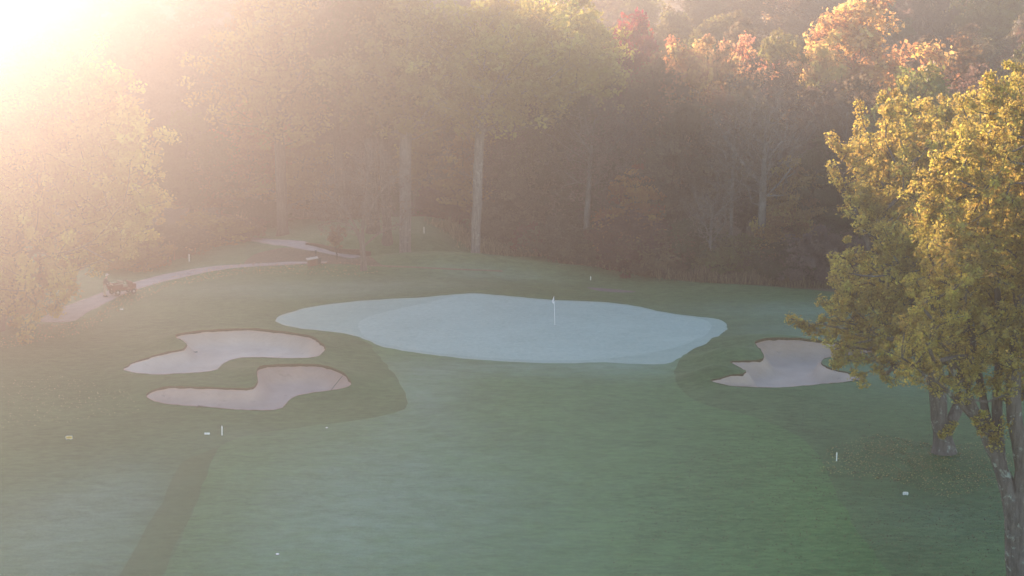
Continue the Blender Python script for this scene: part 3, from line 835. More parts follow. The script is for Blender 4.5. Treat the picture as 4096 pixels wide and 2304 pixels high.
sycamore(44, 1782, 154, 7.2, 2.8, .12, .3, 'short bare tree with crooked whitish limbs at the wood edge', 110)
sycamore(45, 1470, 164, 14, 4, .26, .8, 'bare leaning tree with pale limbs above the flagstick', 150)
sycamore(46, 2110, 164, 15.5, 3.4, .16, .4, 'thin whitish bare tree against the wood behind the golden maple', 150)

# --- woodland kinds, shared meshes
KIND = {
    'oak': [tree_mesh(60 + i, 15, 3.0, 4.9, 'round', 230, 62, .95, .20, .26, lob=.34, hang=.5) for i in range(3)],
    'oval': [tree_mesh(70 + i, 16, 2.5, 3.9, 'oval', 210, 60, .9, .19, .22, lob=.36, hang=.5) for i in range(3)],
    'thin': [tree_mesh(80 + i, 16, 4.0, 4.2, 'oval', 260, 22, .8, .16, .22, lob=.4, ntw=6, twl=1.1, twr=.016) for i in range(3)],
    'bush': [tree_mesh(90 + i, 4.2, .3, 3.0, 'dome', 130, 60, .7, .16, .1, lob=.35, hang=.3) for i in range(3)],
    'layer': [tree_mesh(96 + i, 8.5, 1.5, 3.6, 'dome', 120, 62, .95, .17, .15, lob=.45, flat=.32, hang=.2) for i in range(2)],
}
HREF = {'oak': 15.8, 'oval': 16.6, 'thin': 16.6, 'bush': 4.7, 'layer': 9.0}
RREF = {'oak': 5.6, 'oval': 4.5, 'thin': 4.8, 'bush': 3.5, 'layer': 4.4}
rk = random.Random(77)
NM = {'oak': 'broadleaf_tree', 'oval': 'broadleaf_tree', 'thin': 'sparse_tree', 'bush': 'shrub', 'layer': 'understory_tree'}
def wood(kind, dx, Y, H, R, color, label, group='trees of the wood', bark=None, cat=None, v=None):
    i = rk.randrange(len(KIND[kind])) if v is None else v
    s = H / HREF[kind]; sr = R / RREF[kind]
    c = tuple(min(.9, q * rk.uniform(.9, 1.1)) for q in color)
    o = tree(NM[kind], KIND[kind][i], gloc(dx, Y), bark or (B_twig if kind == 'thin' else B_brown), c, label, cat or ('shrub' if kind == 'bush' else 'tree'), group, rk.uniform(0, 6.28), (sr, sr, s), 'foliage' if kind == 'bush' else 'crown')
    return o

FRONT = [  # front of the wood, right half
 ('thin', 1262, 174, 16, 4.6, PINKB, 'sparse pinkish-brown tree right of the bare grey trunk'),
 ('oak', 1345, 171, 10, 4.0, GREYB, 'low grey-brown tree on the wood edge behind the tee mound'),
 ('thin', 1395, 169, 15, 4.4, BROWN, 'sparse brown tree right above the mound crest'),
 ('oval', 1462, 168, 14, 4.2, DKOLIVE, 'dark olive tree straight above the flagstick'),
 ('thin', 1530, 166, 14.5, 4.6, PINKB, 'thin mauve-brown tree left of the little orange one'),
 ('layer', 1588, 160, 8.2, 3.6, (.24, .115, .035), 'little orange tree glowing in the dark wood edge'),
 ('bush', 1585, 157.6, 4.8, 4.4, MAROON, 'wide maroon shrub beneath the little orange tree'),
 ('bush', 1335, 167, 2.8, 2.2, (.11, .03, .03), 'small crimson shrub on the edge left of the flagstick'),
 ('thin', 1650, 167, 15, 4.8, RUST, 'rusty sparse tree right behind the little orange one'),
 ('oak', 1720, 164, 14.5, 4.8, BROWN, 'brown tree left of the slim white-stemmed one'),
 ('bush', 1730, 157, 4.5, 4, DKOLIVE, 'dull green shrub at the wood edge left of the short crooked bare tree'),
 ('thin', 1790, 168, 15.5, 4.6, RUST, 'reddish sparse tree behind the slim white stem'),
 ('oak', 1870, 170, 15, 5.0, BROWN, 'brown tree crown behind the big bare grey one'),
 ('bush', 1850, 155, 3.6, 3.6, OLIVE, 'olive shrub at the foot of the slim white stem'),
 ('layer', 1985, 158, 10.5, 3.6, OCHRE, 'ochre tiered tree right of the forked grey trunk'),
 ('layer', 1965, 155.5, 6.5, 3.2, OCHRE, 'low ochre tiered tree below the taller tiered one'),
 ('bush', 1975, 153.8, 3.4, 3.6, DKOLIVE, 'dark green shrub right of the forked grey trunk'),
 ('oak', 2070, 160, 11.5, 4.8, DKOLIVE, 'dark olive tree partly behind the golden maple left edge'),
 ('bush', 2065, 152.5, 4.6, 4, GREYB, 'grey-brown shrub just left of the low maple branch'),
 ('oval', 2040, 168, 15, 4.4, GREYB, 'tall grey-brown tree above the ochre tiered pair'),
 ('oak', 2150, 166, 16, 5, BROWN, 'brown tree rising behind the left tip of the golden maple'),
 ('oak', 2300, 160, 18, 6, GREENY, 'yellow-green tree rising over the golden maple'),
 ('oak', 2440, 170, 17, 5.5, PINKB, 'pinkish tree showing over the two maples'),
 ('bush', 1480, 160.5, 3.4, 3.4, BROWN, 'brown scrub behind the white stake by the side path'),
 ('bush', 1650, 156, 3.6, 3.8, RUST, 'rusty scrub at the wood edge right of the maroon shrub'),
 ('bush', 1405, 165, 3.6, 3.4, GREYB, 'grey scrub behind the crest of the tee mound'),
 ('bush', 1250, 172, 4.5, 3.6, GREYB, 'grey scrub right of the bare grey trunk foot'),
 ('bush', 1910, 154.4, 2.2, 3.0, BROWN, 'low brown scrub around the forked grey trunk foot'),
]
for a in FRONT: wood(*a)
MID = [  # second and third row, right half: lit tops
 ('oak', 1395, 186, 15.5, 5, OLIVE, 'olive tree in the second row right of the high canopy'),
 ('oak', 1585, 204, 20.5, 5.2, CRIMSON, 'crimson tree beside the right end of the high canopy'),
 ('thin', 1545, 186, 15.5, 5, BROWN, 'sparse brown tree in front of the crimson one'),
 ('oval', 1640, 188, 17.2, 4.8, BROWN, 'brown tree in the second row right of the crimson one'),
 ('oak', 1710, 190, 18.6, 4.8, PEACH, 'peach-topped tree catching the sun right of the crimson tree'),
 ('oval', 1765, 196, 18.4, 4, (.37, .215, .125), 'salmon-topped narrow tree in the sunlit row'),
 ('oval', 1825, 192, 18.4, 4, PEACH, 'orange-topped tree left of the bare white twigs'),
 ('oval', 1868, 198, 18.8, 3.8, (.38, .225, .125), 'pink-orange-topped tree beside the orange-topped one'),
 ('thin', 1900, 186, 17.6, 4.6, GREYB, 'greyish sparse tree whose white twigs catch the sun'),
 ('thin', 1960, 184, 16.8, 4.6, GREYB, 'whitish sparse tree under the big orange tree'),
 ('oak', 1955, 206, 18.6, 4.8, GREENY, 'yellow-green tree left of the big orange tree'),
 ('oak', 2150, 205, 23.0, 8.4, (.42, .28, .125), 'big glowing orange tree on the upper right'),
 ('oak', 2060, 198, 17.5, 4.4, PEACH, 'smaller orange tree joined to the left of the big orange one'),
 ('oak', 2270, 200, 16, 5.2, (.42, .24, .09), 'tawny tree under the right side of the big orange one'),
 ('oval', 2060, 182, 15, 5, GREYB, 'shaded grey-brown tree below the big orange tree'),
 ('oak', 2180, 182, 14.5, 5, BROWN, 'shaded brown tree below the big orange tree at its right'),
 ('oval', 2410, 205, 18, 5, RUST, 'rust-tinted tree right of the big orange tree'),
 ('oval', 2530, 200, 17, 5, PINKB, 'pinkish-grey tree near the right edge over the maple'),
 ('oval', 2572, 192, 20, 3.6, DKOLIVE, 'dark evergreen-looking tree cut by the right edge'),
]
for a in MID: wood(*a)
LEFT = [  # under and behind the tall trees, left half
 ('layer', 560, 188, 9, 4.5, OCHRE, 'ochre tiered tree in the glare left of the buttressed trunk'),
 ('oak', 480, 186, 12, 5, OLIVE, 'olive tree in the glare right of the huge yellow tree'),
 ('oak', 640, 196, 12, 5, ORANGE, 'orange-leaved tree in the glare above the far path'),
 ('layer', 770, 191, 9, 4.5, OCHRE, 'yellowish tiered tree right of the buttressed trunk'),
 ('oak', 700, 204, 15, 5.5, PINKB, 'pink-tinged tree behind the buttressed trunk'),
 ('thin', 830, 200, 13, 5, PINKB, 'sparse pinkish tree behind the far end of the path'),
 ('oak', 930, 204, 13, 5, BROWN, 'brown tree behind the small bare tree'),
 ('layer', 1080, 192, 9.5, 4.6, OCHRE, 'ochre tiered tree between the two grey trunks'),
 ('oak', 1110, 198, 14, 5.5, PINKB, 'mauve-brown tree between the two grey trunks'),
 ('oak', 1240, 196, 15, 5.5, BROWN, 'brown tree right behind the bare grey trunk'),
 ('oval', 1160, 186, 8, 3.6, GREYB, 'low grey-brown tree left of the bare grey trunk'),
 ('layer', 1185, 178, 10.5, 4.2, OCHRE, 'ochre foliage tree half hiding the bare grey trunk'),
 ('oak', 400, 196, 15, 5.5, PINKB, 'pinkish tree in the glare at the huge yellow tree edge'),
 ('bush', 520, 173, 3.0, 3.8, OCHRE, 'golden-brown weedy shrub by the white stake near the path'),
 ('bush', 590, 176, 2.4, 3.2, RUST, 'rusty weedy shrub left of the leaf litter'),
 ('bush', 420, 167, 3.2, 4, OLIVE, 'olive shrub at the foot of the huge yellow tree'),
 ('bush', 340, 161, 3.0, 3.6, OCHRE, 'golden shrub on the grass strip beyond the maintenance cart'),
 ('bush', 1000, 184, 3.2, 4, DKOLIVE, 'dark shrub behind the raised tee bank'),
 ('bush', 640, 186, 3.0, 4, DKOLIVE, 'dull green hedge-like shrub beyond the far path'),
 ('bush', 860, 190, 3.0, 4, GREYB, 'grey scrub beyond the raised grass behind the retaining wall'),
 ('bush', 1120, 182, 3.6, 4, MAROON, 'maroon scrub behind the stake on the bank'),
]
for a in LEFT: wood(*a)
wood('bush', 1350, 182, 3.8, 4, GREYB, 'grey scrub deep in the wood behind the tee bank')
# young tree by the path
yt = dat(1347 / K, 1040 / K)
tm = tree_mesh(98, 2.9, 1.5, .75, 'round', 40, 40, .28, .09, .055, lob=.3, tip=.008, ntw=3, twl=.3, twr=.006)
tree('young_tree', tm, yt, B_brown, RUST, 'young thin-stemmed tree with a russet head by the path', 'tree')

# hill behind
rk2 = random.Random(9)
CN = {OLIVE: 'olive', BROWN: 'brown', PINKB: 'pinkish', GREYB: 'grey-brown', RUST: 'rusty', GREENY: 'yellow-green', DKOLIVE: 'dark green', OCHRE: 'ochre', PEACH: 'orange'}
LM = ['above the huge yellow tree', 'right of the huge yellow tree', 'in the brightest glare', 'left of the buttressed tall tree', 'above the buttressed tall tree', 'above the small bare tree', 'left of the tallest tree', 'over the tallest tree', 'over the bare grey trunk', 'above the tee mound', 'above the flagstick', 'behind the crimson tree', 'over the little orange tree', 'over the white-twigged trees', 'left of the big orange tree', 'behind the big orange tree', 'right of the big orange tree', 'over the golden maple', 'in the upper right corner']
rows = [(222, 148, 15, 'low on the hill'), (248, 152, 15.5, 'halfway up the hill'), (282, 150, 16, 'high on the hill'), (322, 158, 17, 'on the upper hillside'), (366, 178, 18, 'near the hilltop')]
for ri, (Y, step, H, rw) in enumerate(rows):
    dx = -60 + (ri % 2) * step / 2
    while dx < 2640:
        left = dx < 1350
        c = rk2.choice([OLIVE, BROWN, PINKB, GREYB, RUST, OCHRE, DKOLIVE] if left else [OLIVE, BROWN, PINKB, GREYB, RUST, GREENY, DKOLIVE, BROWN, PEACH])
        k = rk2.choice(['oak', 'oak', 'oval', 'thin'] if ri < 2 else ['oak', 'oak', 'oval'])
        xx = dx + rk2.uniform(-30, 30); yy = Y + rk2.uniform(-8, 8)
        if height(xat(xx, yy), yy) > CAM_H - .0244 * yy + 1.0:
            dx += step; continue
        lm = LM[max(0, min(18, int((xx + 60) / 2700 * 19)))]
        wood(k, xx, yy, H * (.72 if xx < 1500 and ri > 1 else 1) * rk2.uniform(.85, 1.2), (5.6 + .35 * ri) * rk2.uniform(.85, 1.2), c, '%s %s tree %s, %s' % (rk2.choice(['hazy', 'faint', 'soft']), CN[c], rw, lm), 'trees on the hill behind')
        dx += step

# ------------------------------------------------------------------ small mesh helpers
def bm_box(bm, size, loc=(0, 0, 0), rot=None, bevel=0.0, taper=None):
    M = Matrix.Translation(loc) @ (rot.to_4x4() if rot else Matrix.Identity(4)) @ Matrix.Diagonal((*size, 1))
    r = bmesh.ops.create_cube(bm, size=1.0, matrix=M)
    if bevel:
        vs = set(r['verts'])
        es = [e for e in bm.edges if e.verts[0] in vs and e.verts[1] in vs]
        bmesh.ops.bevel(bm, geom=es, offset=bevel, segments=2, affect='EDGES', profile=.6)
def bm_cyl(bm, a, b, r1, r2=None, seg=12):
    a, b = Vector(a), Vector(b); d = b - a
    q = d.to_track_quat('Z', 'Y').to_matrix().to_4x4()
    bmesh.ops.create_cone(bm, cap_ends=True, segments=seg, radius1=r1, radius2=r1 if r2 is None else r2, depth=d.length, matrix=Matrix.Translation((a + b) / 2) @ q)
def bm_torus(bm, c, axis, R, r, n=24, k=8):
    q = Vector(axis).to_track_quat('Z', 'Y').to_matrix(); c = Vector(c); vs = []
    for i in range(n):
        a = i / n * 2 * math.pi
        for j in range(k):
            b = j / k * 2 * math.pi
            vs.append(bm.verts.new(c + q @ Vector(((R + r * math.cos(b)) * math.cos(a), (R + r * math.cos(b)) * math.sin(a), r * math.sin(b)))))
    for i in range(n):
        for j in range(k):
            bm.faces.new((vs[i * k + j], vs[((i + 1) % n) * k + j], vs[((i + 1) % n) * k + (j + 1) % k], vs[i * k + (j + 1) % k]))
def obj(name, bm, m, parent=None, smooth=False):
    me = bpy.data.meshes.new(name); bmesh.ops.recalc_face_normals(bm, faces=bm.faces[:])
    bm.to_mesh(me); bm.free(); me.materials.append(m)
    if smooth:
        for p in me.polygons: p.use_smooth = True
    return link(name, me, parent)
def part(name, m, parent, fn, smooth=False):
    bm = bmesh.new(); fn(bm); return obj(name, bm, m, parent, smooth)
def copy_tree(o, parent=None):
    c = o.copy(); COL.objects.link(c); c.parent = parent
    for ch in list(o.children): copy_tree(ch, c)
    return c
def gl(dx, dy):
    p = dat(dx, dy); return (p[0], p[1], ground_z(p[0], p[1]))

# ------------------------------------------------------------------ flagstick
f = empty('flagstick', gl(1396, 819))
tag(f, 'thin white flagstick with a limp white flag standing in the putting green', 'flagstick')
part('pole', M_white, f, lambda bm: bm_cyl(bm, (0, 0, -.1), (-.07, 0, 2.13), .021, .017, 10), True)
def flagbm(bm):
    pr = [(0, 2.11), (-.03, 2.08), (-.13, 1.80), (-.15, 1.77), (-.02, 1.79)]
    lo = [(-.15, 1.765), (-.14, 1.72), (-.05, 1.60), (-.015, 1.60), (-.01, 1.77)]
    for q, t in ((pr, 0), (lo, .05)):
        a = [bm.verts.new((x - .075, -.03 - t + .02 * math.sin(9 * z), z)) for x, z in q]
        b = [bm.verts.new((x - .075, .02 + t * .3 + .02 * math.sin(9 * z), z)) for x, z in q]
        n_ = len(q)
        bm.faces.new(a); bm.faces.new(b[::-1])
        for i in range(n_): bm.faces.new((a[i], b[i], b[(i + 1) % n_], a[(i + 1) % n_]))
fl = part('flag', M_white, f, flagbm)
part('flag_stripe', M_blue, fl, lambda bm: (bm_box(bm, (.022, .04, .32), (-.065, -.036, 1.95)), bm_box(bm, (.12, .035, .014), (-.15, -.045, 1.775))))
part('hole_cup', M_dark, f, lambda bm: bm_cyl(bm, (0, 0, -.05), (0, 0, .012), .054, None, 20))

# ------------------------------------------------------------------ white stakes
def stake(dx, dy, h, w, label, tilt=0.0):
    s = empty('white_stake', gl(dx, dy)); s.rotation_euler = (0, tilt, 0)
    tag(s, label, 'stake', 'white marker stakes')
    part('post', M_white, s, lambda bm: bm_box(bm, (w, w, h + .2), (0, 0, h / 2 - .1), None, .008))
    part('cap', M_white, s, lambda bm: bm_cyl(bm, (0, 0, h), (0, 0, h + .035), w * .55, w * .15, 8))
stake(558.5, 1095, .52, .062, 'white stake left of the fairway below the darker bunker', .02)
stake(2104.5, 1160, .46, .058, 'white stake in fallen leaves at the right of the fairway')
stake(476, 658, .62, .06, 'white stake in the grass beyond the cart path')
stake(1067, 617, .52, .05, 'white stake on top of the grassy bank beside the tall trunk')
stake(1486, 705, .30, .05, 'short white stake at the wood edge right of the tee mound')

# ------------------------------------------------------------------ signs
def lettering(parent, txt, size, loc, m, spacing=.95):
    c = bpy.data.curves.new('lettering', 'FONT'); c.body = txt; c.size = size; c.align_x = 'CENTER'; c.align_y = 'CENTER'
    c.extrude = .002; c.space_line = spacing
    t = bpy.data.objects.new('lettering', c); COL.objects.link(t)
    bpy.context.view_layer.update()
    me = bpy.data.meshes.new_from_object(t.evaluated_get(bpy.context.evaluated_depsgraph_get()))
    bpy.data.objects.remove(t)
    me.materials.clear(); me.materials.append(m)
    o = link('lettering', me, parent); o.location = loc; o.rotation_euler = (R_(90), 0, 0)
    return o
def sign(dx, dy, w, h, gap, material, label, outline_=None, txt=None, size=.05, rz=0.0, ink=None, back=.35):
    s = empty('ground_sign', gl(dx, dy), rz)
    tag(s, label, 'sign')
    tilt = empty('board_holder', (0, 0, 0)) if False else None
    pr = outline_ or [(-w / 2, 0), (w / 2, 0), (w / 2, h * .8), (w / 2 - .04, h), (-w / 2 + .03, h), (-w / 2, h * .85)]
    def brd(bm):
        a = [bm.verts.new((x, -.012, gap + z)) for x, z in pr]; b = [bm.verts.new((x, .012, gap + z)) for x, z in pr]
        bm.faces.new(a); bm.faces.new(b[::-1]); n_ = len(pr)
        for i in range(n_): bm.faces.new((a[i], b[i], b[(i + 1) % n_], a[(i + 1) % n_]))
    bo = part('board', material, s, brd)
    for x in (-w * .32, w * .32):
        part('leg', M_white, s, lambda bm: bm_box(bm, (.02, .016, gap + .2), (x, 0, gap / 2 - .1)))
    if txt: lettering(bo, txt, size, (0, -.0135, gap + h * .48), ink or M_ink)
    return s
sign(2278, 1246, .27, .145, .03, M_white, 'white sign with two dark lines of writing in the grass right of the fairway', None, 'No Carts\nPast Here', .056, -.05)
AR = [(-.20, .09), (-.11, .0), (.20, 0), (.20, .17), (-.11, .17)]
ysg = sign(173, 1106, .36, .17, .045, M_white, 'yellow arrow sign pointing left in the grass at far left', AR, 'CARTS', .085, .06)
part('yellow_face', M_yellow, ysg, lambda bm: (lambda a: bm.faces.new(a))([bm.verts.new((x, -.0130, .045 + z)) for x, z in [(-.175, .088), (-.10, .016), (.182, .016), (.182, .154), (-.10, .154)]]))
sign(521, 1094, .31, .11, .02, M_white, 'low white sign in the grass beside the white stake below the darker bunker', [(-.155, 0), (.155, 0), (.155, .11), (-.155, .11)])
sign(306, 780, .26, .09, .02, M_white, 'small white sign on the grass below the maintenance cart', [(-.13, 0), (.13, 0), (.12, .09), (-.12, .09)])

# sprinkler heads in the turf
def sprinkler(dx, dy, r, label):
    s = empty('sprinkler_head', gl(dx, dy)); tag(s, label, 'sprinkler', 'sprinkler heads in the turf')
    part('rim', M_dark, s, lambda bm: bm_cyl(bm, (0, 0, -.05), (0, 0, .02), r * 1.25, r * 1.2, 20))
    part('lid', M_white, s, lambda bm: bm_cyl(bm, (0, 0, .0), (0, 0, .032), r, r * .92, 20))
sprinkler(698, 1395, .085, 'pale round sprinkler lid in the near fairway')
sprinkler(822, 1077, .075, 'pale sprinkler lid at the fairway edge below the darker bunker')

# bunker rakes
def rake(dx0, dy0, dx1, dy1, label, m=M_dark, head=.45):
    a = np.array(gl(dx0, dy0)); b = np.array(gl(dx1, dy1))
    v = b - a; L = float(np.linalg.norm(v)); rz = math.atan2(v[1], v[0])
    s = empty('bunker_rake', a, rz); tag(s, label, 'rake', 'rakes lying at the bunkers')
    pt = math.asin(max(-1, min(1, v[2] / L)))
    e = (L * math.cos(pt), 0, L * math.sin(pt) + .05)
    part('handle', m, s, lambda bm: bm_cyl(bm, (0, 0, .09), e, .017, .015, 8))
    part('head', m, s, lambda bm: [bm_box(bm, (.05, head, .04), (0, 0, .07))] + [bm_cyl(bm, (0, -head / 2 + .02 + q * (head - .04) / 8, .065), (-.02, -head / 2 + .02 + q * (head - .04) / 8, -.02), .008, .005, 6) for q in range(9)])
rake(489, 879, 452, 867, 'rake lying at the notch of the pale upper bunker')
rake(822, 974, 862, 961, 'rake lying on the far right slope of the darker bunker')
rake(498, 1034, 524, 1035, 'dark rake flat on the near edge of the darker bunker')
rake(2150, 965, 2196, 951, 'rake lying on the near right edge of the bunker under the maple')
rake(2108, 880, 2168, 884, 'rake lying on the far edge of the bunker under the maple')

# ------------------------------------------------------------------ timber edging and retaining wall, box, post
def strip(name, pts, h, w, m, label, cat, planks=1, taper=1.0):
    P = smooth([p[:2] for p in pts], False, .6)
    bm = bmesh.new()
    for q in range(planks):
        z0, z1 = q / planks * h, (q + 1) / planks * h - (.015 if planks > 1 else 0)
        prev = None
        for i, p in enumerate(P):
            t = P[min(i + 1, len(P) - 1)] - P[max(i - 1, 0)]; t /= np.linalg.norm(t); nn = np.array([-t[1], t[0]])
            g = ground_z(*p) - .08
            tp = taper + (1 - taper) * i / (len(P) - 1)
            r4 = [bm.verts.new((p[0] + nn[0] * s * w / 2, p[1] + nn[1] * s * w / 2, g + z * tp)) for s, z in ((-1, z0), (1, z0), (1, z1), (-1, z1))]
            if prev:
                for k in range(4): bm.faces.new((prev[k], prev[(k + 1) % 4], r4[(k + 1) % 4], r4[k]))
            else: bm.faces.new(r4)
            prev = r4
        bm.faces.new(prev)
    o = obj(name, bm, m); tag(o, label, cat); return o
strip('timber_edging', [dat(x / K, y / K) for x, y in ((1480, 1064), (1600, 1068), (1750, 1075), (1880, 1081), (2010, 1086))], .17, .12, M_wood, 'low timber edging along the back of the tee mound', 'edging')
strip('retaining_wall', [at(x, y) for x, y in ((1225, 977), (1290, 991), (1360, 1004), (1430, 1018), (1482, 1031))], .62, .22, M_wall, 'dark brown timber retaining wall beside the far path', 'wall', 4, .35)

bx = empty('storage_box', gl(1250 / K, 1062 / K), .25)
tag(bx, 'reddish wooden box with a sloping pale lid by the leaf litter', 'box')
part('body', M_orange, bx, lambda bm: bm_box(bm, (.78, .55, .55), (0, 0, .25), None, .015))
part('lid', M_lid, bx, lambda bm: bm_box(bm, (.95, .72, .05), (-.02, -.02, .60), Matrix.Rotation(R_(-8), 3, 'Y') @ Matrix.Rotation(R_(3), 3, 'X'), .012))
for x in (-.3, .3): part('batten', M_wood, bx, lambda bm: bm_box(bm, (.05, .03, .5), (x, -.29, .24)))
bn = empty('waste_bin', gl(1276 / K, 1056 / K)); tag(bn, 'dark bin standing right of the reddish box', 'bin')
part('body', M_dark, bn, lambda bm: bm_cyl(bm, (0, 0, 0), (0, 0, .5), .17, .2, 18), True)
part('rim', M_black, bn, lambda bm: bm_torus(bm, (0, 0, .5), (0, 0, 1), .2, .02), True)
wp = empty('ball_washer', gl(1264 / K, 1050 / K)); tag(wp, 'dark slim post with a small head behind the reddish box', 'post')
part('post', M_dark, wp, lambda bm: bm_cyl(bm, (0, 0, -.1), (0, 0, .95), .035, .035, 10), True)
part('head', M_dark, wp, lambda bm: bm_box(bm, (.17, .14, .3), (0, 0, .88), None, .03))
part('handle', M_rim, wp, lambda bm: bm_cyl(bm, (0, 0, 1.0), (0, 0, 1.12), .018, .03, 8))

# ------------------------------------------------------------------ maintenance cart on the path
cl = dat(476 / K, 1180 / K)
cart = empty('utility_cart', gp(cl[0] + .15, cl[1] + .35), R_(38))
tag(cart, 'open maroon utility cart with white-railed cargo bed parked on the path', 'cart')
part('chassis', M_dark, cart, lambda bm: bm_box(bm, (1.85, .7, .12), (0, 0, .36), None, .02))
bed = part('cargo_bed', M_maroon, cart, lambda bm: (bm_box(bm, (.86, 1.06, .06), (-.55, 0, .48)), bm_box(bm, (.86, .045, .36), (-.55, .52, .66), None, .012), bm_box(bm, (.86, .045, .36), (-.55, -.52, .66), None, .012), bm_box(bm, (.045, 1.0, .36), (-.14, 0, .66), None, .012)))
part('tailgate', M_maroon, bed, lambda bm: bm_box(bm, (.05, 1.06, .40), (-1.0, 0, .66), None, .015))
part('rail', M_rail, bed, lambda bm: (bm_cyl(bm, (-1.0, -.54, .89), (-1.0, .54, .89), .022), bm_cyl(bm, (-1.03, -.2, .78), (-1.03, .3, .78), .014), bm_cyl(bm, (-1.0, -.54, .89), (-.12, -.54, .92), .016), bm_cyl(bm, (-1.0, .54, .89), (-.12, .54, .92), .016)))
part('seat', M_vinyl, cart, lambda bm: bm_box(bm, (.42, 1.0, .14), (.08, 0, .70), None, .04), True)
part('backrest', M_vinyl, cart, lambda bm: bm_box(bm, (.1, 1.0, .36), (-.1, 0, .92), Matrix.Rotation(R_(-10), 3, 'Y'), .04), True)
part('seat_base', M_maroon, cart, lambda bm: bm_box(bm, (.40, .98, .26), (.08, 0, .50), None, .02))
part('body', M_maroon, cart, lambda bm: (bm_box(bm, (.5, .98, .07), (.5, 0, .42), None, .015), bm_box(bm, (.34, 1.0, .40), (.86, 0, .62), None, .07), bm_box(bm, (.06, .98, .36), (.70, 0, .82), Matrix.Rotation(R_(-14), 3, 'Y'), .02)))
part('steering_wheel', M_black, cart, lambda bm: (bm_torus(bm, (.44, .24, 1.06), (-.55, 0, .8), .17, .016), bm_cyl(bm, (.44, .24, 1.06), (.72, .24, .72), .018), bm_cyl(bm, (.44, .08, 1.06), (.44, .40, 1.06), .010)), True)
part('lever', M_rim, cart, lambda bm: [bm_cyl(bm, (.34, -.05 + .1 * q, .5), (.30, -.05 + .1 * q, .98), .012) for q in range(2)])
for y in (-.36, .36):
    part('headlight', M_amber, cart, lambda bm: bm_cyl(bm, (1.02, y, .68), (1.05, y, .68), .06, None, 16), True)
    part('taillight', M_amber, cart, lambda bm: bm_box(bm, (.03, .1, .06), (-1.035, y, .55), None, .01))
for x, y, r in ((-.60, -.50, .25), (-.60, .50, .25), (.78, -.48, .22), (.78, .48, .22)):
    w = part('wheel', M_rim, cart, lambda bm: bm_cyl(bm, (x, y - .06, r), (x, y + .06, r), r * .45, None, 18), True)
    part('tyre', M_black, w, lambda bm: bm_torus(bm, (x, y, r), (0, 1, 0), r * .68, r * .32, 26, 10), True)
    part('mudguard', M_maroon, cart, lambda bm: [bm_box(bm, (.12, .2, .02), (x + (r + .05) * math.cos(a), y, r + (r + .05) * math.sin(a)), Matrix.Rotation(math.pi / 2 - a, 3, 'Y'), .004) for a in (.5, .95, 1.4, 1.75, 2.2, 2.65)])

# ------------------------------------------------------------------ person beside the cart
def skin(name, nodes, edges, radii, m, parent, root=0, sub=2):
    me = bpy.data.meshes.new(name); me.from_pydata(nodes, edges, [])
    o = bpy.data.objects.new(name, me); COL.objects.link(o)
    md = o.modifiers.new('skin', 'SKIN'); md.use_smooth_shade = True
    for i, v in enumerate(me.skin_vertices[0].data):
        r = radii[i]; v.radius = r if isinstance(r, tuple) else (r, r); v.use_root = i == root
    s2 = o.modifiers.new('sub', 'SUBSURF'); s2.levels = sub; s2.render_levels = sub
    bpy.context.view_layer.update()
    m2 = bpy.data.meshes.new_from_object(o.evaluated_get(bpy.context.evaluated_depsgraph_get()))
    bpy.data.objects.remove(o); bpy.data.meshes.remove(me)
    m2.name = name; m2.materials.clear(); m2.materials.append(m)
    for p in m2.polygons: p.use_smooth = True
    return link(name, m2, parent)
pl = dat(419 / K, 1188 / K)
per = empty('person', gp(pl[0], pl[1] + .1), R_(12))
tag(per, 'person in dark jacket, khaki trousers and pale cap leaning on the utility cart', 'person')
# faces +x, leaning forward onto the cart rail
nb = [(0, 0, .93), (.03, 0, 1.08), (.09, 0, 1.25), (.14, 0, 1.42), (.17, 0, 1.50), (.19, 0, 1.57), (.20, 0, 1.68),
      (-.0, .09, .88), (-.02, .11, .50), (-.06, .12, .09), (.06, .14, .05),
      (.0, -.09, .88), (.05, -.11, .50), (.02, -.12, .09), (.14, -.14, .05),
      (.13, .19, 1.40), (.22, .25, 1.14), (.42, .20, 1.02), (.50, .19, .99),
      (.13, -.19, 1.40), (.24, -.25, 1.14), (.44, -.20, 1.02), (.52, -.19, .99)]
eb = [(0, 1), (1, 2), (2, 3), (3, 4), (4, 5), (5, 6), (0, 7), (7, 8), (8, 9), (9, 10), (0, 11), (11, 12), (12, 13), (13, 14), (3, 15), (15, 16), (16, 17), (17, 18), (3, 19), (19, 20), (20, 21), (21, 22)]
rb_ = [(.12, .15), (.115, .14), (.125, .16), (.10, .15), .06, .055, (.095, .08), .085, .06, .045, .04, .085, .06, .045, .04, .06, .047, .035, .03, .06, .047, .035, .03]
body = skin('body', nb, eb, rb_, M_skin, per)
part('nose', M_skin, per, lambda bm: bm_cyl(bm, (.285, 0, 1.67), (.315, 0, 1.655), .018, .010, 8), True)
for y in (-1, 1):
    part('ear', M_skin, per, lambda bm: bm_box(bm, (.04, .02, .06), (.19, y * .083, 1.67), None, .008), True)
    part('eye', M_ink, per, lambda bm: bmesh.ops.create_uvsphere(bm, u_segments=8, v_segments=6, radius=.011, matrix=Matrix.Translation((.283, y * .033, 1.69))), True)
part('mouth', M_maroon, per, lambda bm: bm_box(bm, (.012, .045, .008), (.288, 0, 1.625), None, .002))
part('hair', M_white, per, lambda bm: bmesh.ops.create_uvsphere(bm, u_segments=16, v_segments=10, radius=1, matrix=Matrix.Translation((.175, 0, 1.70)) @ Matrix.Diagonal((.095, .092, .09, 1))), True)
